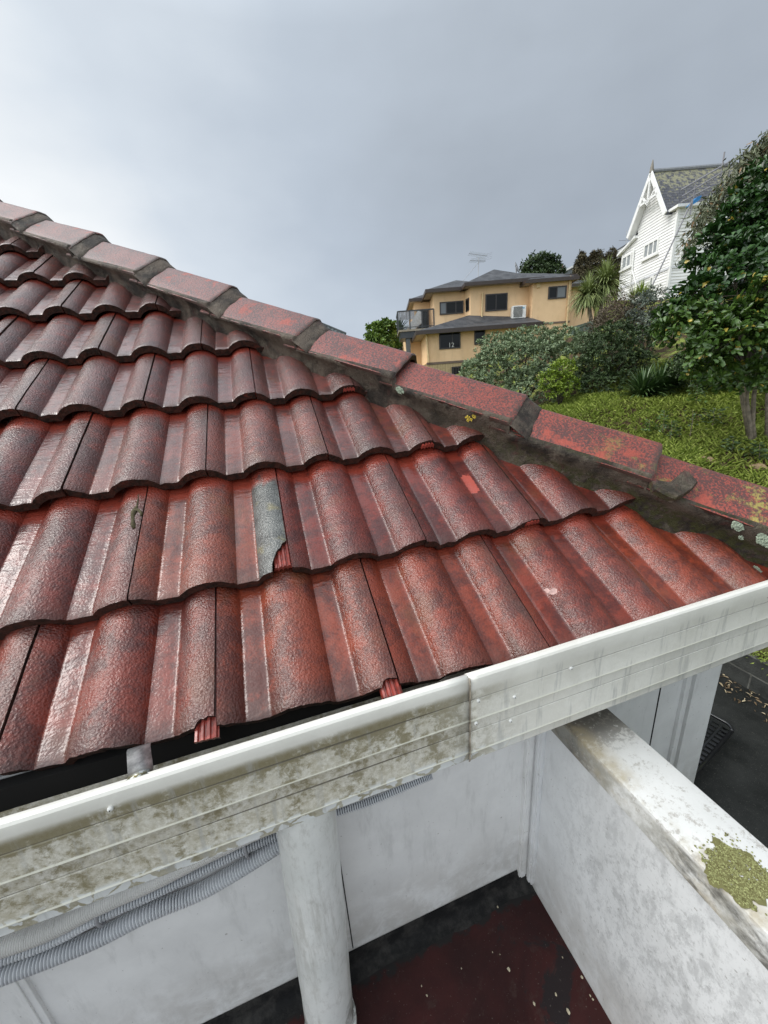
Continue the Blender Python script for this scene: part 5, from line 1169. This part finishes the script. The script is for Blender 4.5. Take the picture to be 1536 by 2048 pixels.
LM_DK = leafmat('leaf_dark_green', (.025, .045, .018), (.060, .10, .036), (.12, .18, .065), .45, .4, None, .1)
LM_YG = leafmat('leaf_yellow_green', (.10, .16, .016), (.21, .31, .030), (.34, .43, .06), .45, .4, None, .15)
LM_BR = leafmat('leaf_brownish', (.06, .05, .034), (.14, .11, .078), (.24, .20, .15), .6, .3)
LM_GY = leafmat('leaf_silver', (.08, .10, .08), (.17, .205, .165), (.31, .35, .29), .55, .4, None, .1)
LM_GUM = leafmat('leaf_gum', (.045, .056, .030), (.105, .122, .064), (.21, .23, .14), .4, .5, (.24, .15, .07))
LM_STRAP = leafmat('leaf_strap', (.022, .05, .016), (.06, .115, .034), (.14, .22, .07), .35, .5)
LM_CAB = leafmat('leaf_cabbage', (.08, .105, .04), (.19, .235, .085), (.36, .42, .17), .45, .4)
LM_CON = leafmat('leaf_conifer', (.045, .043, .027), (.10, .088, .05), (.18, .15, .085), .7, .3)
LM_RND = leafmat('leaf_round_tree', (.045, .085, .018), (.11, .19, .032), (.23, .34, .062), .5, .4, None, .1)
LM_COV = leafmat('leaf_cover', (.13, .18, .036), (.30, .39, .07), (.50, .58, .15), .5, .4, None, .15)

# big glossy-leaved tree on the right
tp = Fw(1503, 893, 7.2); ta = F(1503, 893, 7.2)[0]; tz = terr(ta, 7.2)
big_t = thing('broadleaf_tree', (tp[0], tp[1], tz), PHI, 'large dense tree with big glossy dark green leaves at the right edge of the photo', 'tree')
lob = lobes_px([(1545, 385, 7.6, 62, 60), (1490, 435, 7.6, 46, 44), (1535, 460, 7.6, 70, 66), (1615, 415, 7.8, 95, 105), (1445, 565, 7.3, 58, 64), (1500, 530, 7.0, 75, 66), (1610, 550, 7.4, 120, 130), (1395, 610, 7.0, 60, 48), (1470, 490, 7.6, 48, 42), (1425, 500, 7.5, 40, 38), (1560, 720, 7.6, 110, 80)], .85)
_, P = crown(lob, 2300, 8, .105, .062, LM_BIG, big_t, seed=5, rosette=1.15, lumps=3.2, shape=(.5, 1.0), tone=(.010, 0), name='crown')
lob2 = lobes_px([(1385, 655, 6.7, 62, 42), (1450, 690, 6.4, 70, 55), (1520, 660, 6.3, 75, 60), (1350, 640, 7.0, 40, 32), (1420, 745, 6.6, 42, 30), (1545, 590, 6.3, 50, 40), (1490, 760, 6.9, 60, 36)], .8)
_, P2 = crown(lob2, 820, 8, .105, .062, LM_BIG2, big_t, seed=6, rosette=1.15, lumps=3.2, shape=(.5, 1.0), tone=(.03, 0), name='lower_crown')
b = MB()
for px, r in (([(1503, 893), (1498, 850), (1492, 800), (1495, 745), (1480, 650), (1470, 560)], .052), ([(1512, 890), (1505, 845), (1508, 790), (1520, 720), (1540, 600), (1555, 480)], .042), ([(1498, 860), (1484, 800), (1478, 740), (1450, 660), (1430, 590)], .030), ([(1535, 880), (1534, 800), (1538, 700), (1550, 600)], .030)):
    b.tube([Fw(x, y, 7.2 + .05 * k) - np.array([0, 0, .08 if k == 0 else 0]) for k, (x, y) in enumerate(px)], [r * (1 - .11 * k) for k in range(len(px))], 12)
b.build('trunk', M_BARKP, big_t, smooth=True)
limbs(Fw(1495, 745, 7.3), lob + lob2, np.concatenate([P, P2]), .045, M_BARKD, big_t, nb=13, sub=60, name='branches')

bush('gum_tree', 'brownish drooping-leaved tree behind the top of the glossy dark tree', 'tree', (1560, 600), 13, [(1550, 300, 13, 44, 30), (1512, 318, 13, 26, 16), (1480, 325, 12.8, 14, 12), (1462, 372, 12.6, 22, 18), (1432, 405, 12.5, 20, 20), (1415, 430, 12.5, 14, 20), (1398, 450, 12.3, 13, 24), (1386, 490, 12.3, 9, 26), (1530, 370, 12.8, 50, 36)], 700, 7, .15, .040, LM_GUM, M_BARK, .10, part='crown', droop=.9, rosette=.5, shell=.3, lumps=4, shape=(1., .6), seed=21, tone=(.05, 0), jit=.6)
bush('pohutukawa_bush', 'big rounded grey-green bush in front of the yellow house', 'bush', (1030, 800), 13, [(1030, 735, 13, 92, 62), (975, 760, 12.7, 62, 52), (1095, 740, 12.6, 70, 62), (1060, 690, 13.6, 62, 34), (1120, 690, 13.4, 50, 34), (1000, 700, 13.4, 48, 34), (950, 745, 13, 30, 28), (1060, 780, 12.3, 70, 50)], 2900, 8, .085, .042, LM_POH, None, .07, seed=31, lumps=3.6, rosette=.9, up=.6, shell=.7)
bush('undergrowth', 'dark leafy undergrowth filling the space behind the trunk of the glossy tree', 'undergrowth', (1470, 800), 9.6, [(1430, 765, 9.8, 46, 36), (1490, 740, 9.6, 60, 60), (1545, 760, 9.4, 60, 80), (1390, 735, 10.2, 46, 34), (1455, 700, 10, 60, 40)], 1500, 7, .09, .04, LM_DK, None, .04, seed=52, lumps=3.6)
bush('lime_shrub', 'small bright yellow-green shrub at the foot of the grey-green bush', 'shrub', (1120, 790), 11.4, [(1125, 745, 11.4, 27, 26), (1105, 765, 11.3, 30, 26), (1135, 770, 11.3, 22, 22), (1115, 785, 11.3, 26, 18)], 300, 7, .085, .036, LM_YG, None, .02, seed=41, lumps=4)
bush('dark_bush', 'dense dark green bush between the lime shrub and the glossy tree', 'bush', (1215, 790), 12.5, [(1215, 725, 12.5, 60, 58), (1180, 745, 12.3, 38, 42), (1260, 740, 12.3, 45, 45), (1225, 680, 12.8, 45, 35), (1270, 700, 12.6, 45, 45), (1200, 770, 12.2, 60, 26)], 1900, 8, .075, .034, LM_DK, None, .05, seed=51, lumps=3.6)
bush('brown_shrub', 'half-bare brown twiggy shrub below the cabbage tree', 'shrub', (1235, 690), 15.5, [(1238, 620, 15.5, 34, 30), (1215, 645, 15.4, 34, 32), (1255, 650, 15.4, 30, 40), (1190, 665, 15.2, 26, 24)], 620, 6, .085, .032, LM_BR, M_BARKP, .035, seed=61, lumps=4, shell=.35, jit=.8)
bush('silver_shrub', 'loose silvery grey-green shrub below the white weatherboard house', 'shrub', (1290, 690), 14.5, [(1285, 625, 15, 36, 36), (1310, 600, 15, 24, 26), (1300, 660, 14.6, 42, 40), (1265, 655, 15, 26, 30), (1325, 640, 14.6, 26, 32)], 760, 7, .085, .036, LM_GY, M_BARKD, .045, seed=71, lumps=4, shell=.4)
bush('hedge_shrub', 'dark shrub with mixed leaves in front of the green picket fence', 'shrub', (1180, 705), 14.5, [(1175, 690, 14.5, 32, 24), (1195, 700, 14.3, 30, 26), (1150, 700, 14.5, 22, 16)], 420, 7, .08, .036, LM_DK, None, .03, seed=72, lumps=4)
bush('round_tree', 'round-topped bright green tree left of the yellow house balcony', 'tree', (765, 760), 32, [(752, 668, 32, 20, 20), (772, 662, 32, 21, 18), (765, 690, 32, 32, 24), (745, 690, 32, 14, 14)], 800, 7, .26, .13, LM_RND, None, .12, part='crown', seed=81, lumps=4)
bush('understorey_tree', 'dull green tree beneath the balcony of the yellow house', 'tree', (805, 760), 34, [(800, 700, 34, 24, 26), (815, 690, 34, 18, 20), (822, 715, 34, 18, 22)], 500, 7, .24, .08, LM_DK, None, .1, part='crown', seed=82, lumps=4)
bush('dark_crown_tree', 'dark evergreen tree rising behind the grey roof of the yellow house', 'tree', (1085, 600), 40, [(1080, 532, 40, 34, 18), (1065, 542, 40, 22, 16), (1100, 545, 40, 26, 16), (1080, 560, 40, 40, 20)], 620, 7, .34, .12, LM_DK, None, .14, part='crown', seed=83, lumps=4)
for k, (x, y, rx, ry, lb) in enumerate([(1162, 540, 11, 26, 'narrow brown-green conifer nearest the yellow house'), (1190, 535, 17, 26, 'middle brown-green conifer behind the cabbage tree'), (1222, 545, 18, 36, 'bushy brown-green conifer against the white house')]):
    bush('conifer', lb, 'conifer', (x, y + 50), 36, [(x, y, 36, rx, ry), (x - 6, y + 18, 36, rx, ry * .7), (x + 8, y + 22, 36, rx, ry * .8), (x, y - ry * .7, 36, rx * .5, ry * .5), (x + 4, y + 50, 36, rx * 1.2, ry * .8)], 900, 7, .20, .06, LM_CON, None, .12, 'conifers behind the cabbage tree', part='crown', seed=90 + k, lumps=5)
# strap-leaved plants
def straps(base, n, L, W_, lo, hi, g, sag=.55, lvm=.45, segs=6):
    V, Q, lv = [], [], []
    for k in range(n):
        an = g.random() * 6.283; el = g.uniform(lo, hi); D = np.array([math.cos(an) * math.cos(el), math.sin(an) * math.cos(el), math.sin(el)]); side = np.array([-math.sin(an), math.cos(an), 0]); l = L * g.uniform(.6, 1.1); p = np.array(base, float) + D * .02; b0 = len(V); val = min(.9, max(.02, g.gauss(lvm, .2)))
        for s in range(segs + 1):
            f = s / segs; w_ = W_ * .5 * (1 - f ** 3) * (.55 + .45 * min(1, f * 4)) + .001
            V += [p - side * w_ + np.array([0, 0, .2 * w_]), p + side * w_ + np.array([0, 0, .2 * w_])]; lv += [val, val]
            p = p + D * l / segs; D = D + np.array([0, 0, -sag * 2.0 / segs * (.4 + f)]); D /= np.linalg.norm(D)
        Q += [(b0 + 2 * s, b0 + 2 * s + 1, b0 + 2 * s + 3, b0 + 2 * s + 2) for s in range(segs)]
    return np.array(V), np.array(Q), np.array(lv)
for k, (x, y, d, n, L, lb) in enumerate([(1282, 800, 10.6, 260, .85, 'dark strap-leaved clump nearest the grass, leftmost of the three'), (1315, 782, 10.9, 300, .95, 'dark strap-leaved clump in the middle of the three on the bank'), (1350, 757, 11.2, 220, .85, 'dark strap-leaved clump closest to the glossy tree, highest of the three')]):
    a = F(x, y, d)[0]; p = Fw(x, y, d); p[2] = terr(a, d); V, Q, lv = straps(p, n, L, .050, .45, 1.45, random.Random(k), .8)
    root = thing('agapanthus', p, PHI, lb, 'plant', 'strap-leaved clumps on the bank'); np_mesh('leaves', V, Q, lv, LM_STRAP, root)
cb_x = [((1172, 640), [(1172, 640), (1176, 615), (1172, 590)]), ((1206, 650), [(1200, 650), (1204, 620), (1208, 580)])]
a = F(1190, 655, 19)[0]; p = Fw(1190, 655, 19); cab = thing('cabbage_tree', (p[0], p[1], terr(a, 19)), PHI, 'cabbage tree with two shaggy heads of long drooping leaves beside the yellow house', 'tree')
b = MB(); z0 = terr(a, 19)
for px, r in (([(1186, 690), (1182, 640), (1176, 600)], .085), ([(1190, 690), (1200, 630), (1207, 580)], .09)):
    pp = [Fw(x, y, 19) for x, y in px]; pp[0][2] = min(pp[0][2], z0 - .1); b.tube(pp, [r * 1.2, r, r * .8], 10)
b.build('trunk', M_BARKP, cab, smooth=True)
for px, L in (((1175, 592), 1.0), ((1210, 570), 1.12)):
    V, Q, lv = straps(Fw(*px, 19), 620, L, .045, -.9, 1.5, random.Random(px[0]), 1.0, .55); np_mesh('leaf_head', V, Q, lv, LM_CAB, cab)
a = F(1282, 610, 17)[0]; p = Fw(1282, 640, 17); yc = thing('yucca', (p[0], p[1], terr(a, 17)), PHI, 'pale yellow-green spiky plant in front of the white weatherboard house', 'plant')
b = MB(); b.tube([(p[0], p[1], terr(a, 17) - .05), Fw(1282, 590, 17)], [.05, .04], 8); b.build('stem', M_BARKP, yc)
for q in ((1282, 592), (1268, 600), (1290, 604)):
    V, Q, lv = straps(Fw(*q, 17), 90, .62, .03, .1, 1.5, random.Random(q[0]), .25, .6); np_mesh('leaf_head', V, Q, lv, LM_YG if q[0] == 1282 else LM_CAB, yc)
a = F(808, 690, 38)[0]; p = Fw(808, 690, 38); pl = thing('palm', (p[0], p[1], terr(a, 38)), PHI, 'dark spiky palm crown between the round tree and the balcony', 'palm')
b = MB(); b.tube([(p[0], p[1], terr(a, 38)), Fw(800, 665, 38)], [.2, .14], 8); b.build('trunk', M_BARKD, pl); V, Q, lv = straps(Fw(800, 665, 38), 90, 1.6, .16, -.2, 1.5, random.Random(9), .9, .3); np_mesh('leaf_head', V, Q, lv, LM_STRAP, pl)

# ground cover, weeds, litter on the bank
g = np.random.default_rng(3); pts = []
while len(pts) < 42000:
    d = g.uniform(4.2, 13.5); a = g.uniform(2.6, 9.5); X = CP + a * ER + d * EF
    if X[0] < 4.56: continue
    dens = noise.noise(Vector((X[0] * .55, X[1] * .55, 4))) + .5 * noise.noise(Vector((X[0] * 1.8, X[1] * 1.8, 2)))
    shade = min(1, max(0, (a - 5.0) / .9)) * (1 if d < 10 else .5)
    if dens < -.10 + .42 * shade - (.35 if d > 9 and a < 6 else 0): continue
    if g.random() > min(1, 4.6 / d + .35): continue
    pts.append((X[0], X[1], terr(a, d), dens))
pts = np.array(pts); n = len(pts); Pp = pts[:, :3] + np.c_[g.normal(size=(n, 2)) * .02, g.random(n) * .05]
an = g.random(n) * 6.283; el = g.uniform(-.1, .9, n); D = np.c_[np.cos(an) * np.cos(el), np.sin(an) * np.cos(el), np.sin(el)]
N = unit(np.c_[g.normal(size=(n, 2)) * .5, np.ones(n)]); V, Q, lv = leaf_geo(Pp, D, N, g.uniform(.02, .055, n), g.uniform(.006, .017, n), np.clip(.5 + .35 * pts[:, 3] + g.normal(size=n) * .2, .02, 1), (.9, .8))
o = np_mesh('ground_cover', V, Q, lv, LM_COV, None); tag(o, 'light green ground cover spreading over the bank', 'ground cover', kind='stuff')
n = 30000; d = g.uniform(4.3, 12.5, n); a = g.uniform(3.0, 9, n); Pp = CP + a[:, None] * ER + d[:, None] * EF; ok = Pp[:, 0] > 4.6; Pp, a, d = Pp[ok], a[ok], d[ok]; n = len(Pp)
Pp[:, 2] = [terr(x, y) for x, y in zip(a, d)]; an = g.random(n) * 6.283; l = g.uniform(.05, .18, n); el = g.uniform(.6, 1.5, n); D = np.c_[np.cos(an) * np.cos(el), np.sin(an) * np.cos(el), np.sin(el)]; N = unit(np.c_[np.cos(an), np.sin(an), np.full(n, .3)] * -1)
V, Q, lv = leaf_geo(Pp, D, N, l, np.full(n, .004), np.clip(.6 + g.normal(size=n) * .25, .02, .95), (1, .7), .35); o = np_mesh('grass', V, Q, lv, LM_COV, None); tag(o, 'fine grass blades among the ground cover', 'grass', kind='stuff')
LM_LIT = leafmat('litter', (.06, .04, .022), (.20, .14, .08), (.50, .42, .28), .6, .3)
n = 2600; a = np.r_[g.uniform(5.2, 8.5, 1700), g.uniform(3.2, 4.0, 900)]; d = np.r_[g.uniform(5.2, 11, 1700), g.uniform(1.6, 3.8, 900)]; Pp = CP + a[:, None] * ER + d[:, None] * EF
zz = np.array([terr(x, y) for x, y in zip(a, d)]) + .02; zz[1700:] = -2.585; Pp[:, 2] = zz
ok = np.r_[np.array([noise.noise(Vector((p[0] * .9, p[1] * .9, 4))) < .16 for p in Pp[:1700]]), (Pp[1700:, 0] < 4.38) & (Pp[1700:, 0] > 4.36 - .75 * g.random(900) ** 1.6)]
Pp = Pp[ok]; n = len(Pp); an = g.random(n) * 6.283; D = np.c_[np.cos(an), np.sin(an), g.normal(size=n) * .15]; N = unit(np.c_[g.normal(size=(n, 2)) * .3, np.ones(n)])
V, Q, lv = leaf_geo(Pp, unit(D), N, g.uniform(.02, .06, n), g.uniform(.003, .010, n), np.clip(.5 + g.normal(size=n) * .3, .02, .95), (.9, .7)); o = np_mesh('leaf_litter', V, Q, lv, LM_LIT, None); tag(o, 'dead leaves scattered on the bank and along the driveway edge', 'leaf litter', kind='stuff')
# a tuft hanging over the top of the retaining wall
n = 9000; yy = g.uniform(-.5, 2.6, n); Pp = np.c_[4.56 + g.normal(size=n) * .10, yy, np.full(n, -2.24) + g.random(n) * .10]; an = g.random(n) * 6.283; D = unit(np.c_[np.cos(an) - .5, np.sin(an), g.uniform(-.4, 1, n)])
V, Q, lv = leaf_geo(Pp, D, unit(np.c_[g.normal(size=(n, 2)) * .4, np.ones(n)]), g.uniform(.02, .045, n), g.uniform(.003, .006, n), np.clip(.45 + g.normal(size=n) * .2, .02, 1), (1, .7), .3); o = np_mesh('wall_top_grass', V, Q, lv, LM_COV, None); tag(o, 'grass hanging over the top of the block retaining wall', 'grass', kind='stuff')
for k, (x, y, d, h, nl, lb) in enumerate([(1300, 845, 8.6, .34, 50, 'leafy weed on the bank just below the strap-leaved clumps'), (1425, 850, 8.2, .40, 70, 'bushy weed on the bare soil left of the trunk of the glossy tree'), (1460, 920, 6.8, .26, 60, 'low broad-leaved weed between the two tan rocks'), (1390, 815, 9.0, .45, 80, 'dark weed on the shaded upper bank under the glossy tree'), (1340, 880, 7.9, .42, 60, 'low leafy weed on the bank between the hip caps and the glossy tree'), (1382, 860, 8.0, .55, 34, 'thin upright sapling stem on the bare bank'), (1330, 830, 8.4, .5, 50, 'weedy seedling with round leaves halfway up the bank'), (1520, 905, 6.4, .30, 70, 'leafy plant at the foot of the glossy tree')]):
    a = F(x, y, d)[0]; p = Fw(x, y, d); p[2] = terr(a, d); root = thing('weed', p, PHI, lb, 'plant')
    b = MB(); b.tube([p, p + np.array([.02, .01, h * .5]), p + np.array([0, .03, h])], [.008, .006, .003], 6); b.build('stem', M_BARKP, root)
    gg = np.random.default_rng(k + 50); P0 = p + np.c_[gg.normal(size=(nl, 2)) * .09, gg.uniform(.25, 1, nl) * h]; an = gg.random(nl) * 6.283; V, Q, lv = leaf_geo(P0, unit(np.c_[np.cos(an), np.sin(an), gg.normal(size=nl) * .3]), unit(np.c_[gg.normal(size=(nl, 2)) * .4, np.ones(nl)]), gg.uniform(.05, .10, nl), gg.uniform(.016, .028, nl), gg.uniform(.3, .8, nl)); np_mesh('leaves', V, Q, lv, LM_DK if k % 3 else LM_BIG2, root)
M_ROCK = plain('rock_tan', (.30, .215, .12), .9, .3, 7, 1, 16, .03)
for k, (x, y, d, s, lb) in enumerate([(1415, 906, 6.6, .14, 'tan rock on the bank, the left one of two'), (1520, 925, 6.3, .13, 'tan rock in the ground cover at the right edge')]):
    a = F(x, y, d)[0]; p = Fw(x, y, d); p[2] = terr(a, d); bm = bmesh.new(); bmesh.ops.create_icosphere(bm, subdivisions=3, radius=s)
    for v in bm.verts: v.co *= 1 + .35 * noise.noise(v.co * 9 + Vector((k, 0, 0))); v.co.z *= .55
    me = bpy.data.meshes.new('rock'); bm.to_mesh(me); bm.free(); me.materials.append(M_ROCK); o = bpy.data.objects.new('rock', me); o.location = p; S.collection.objects.link(o); tag(o, lb, 'rock')
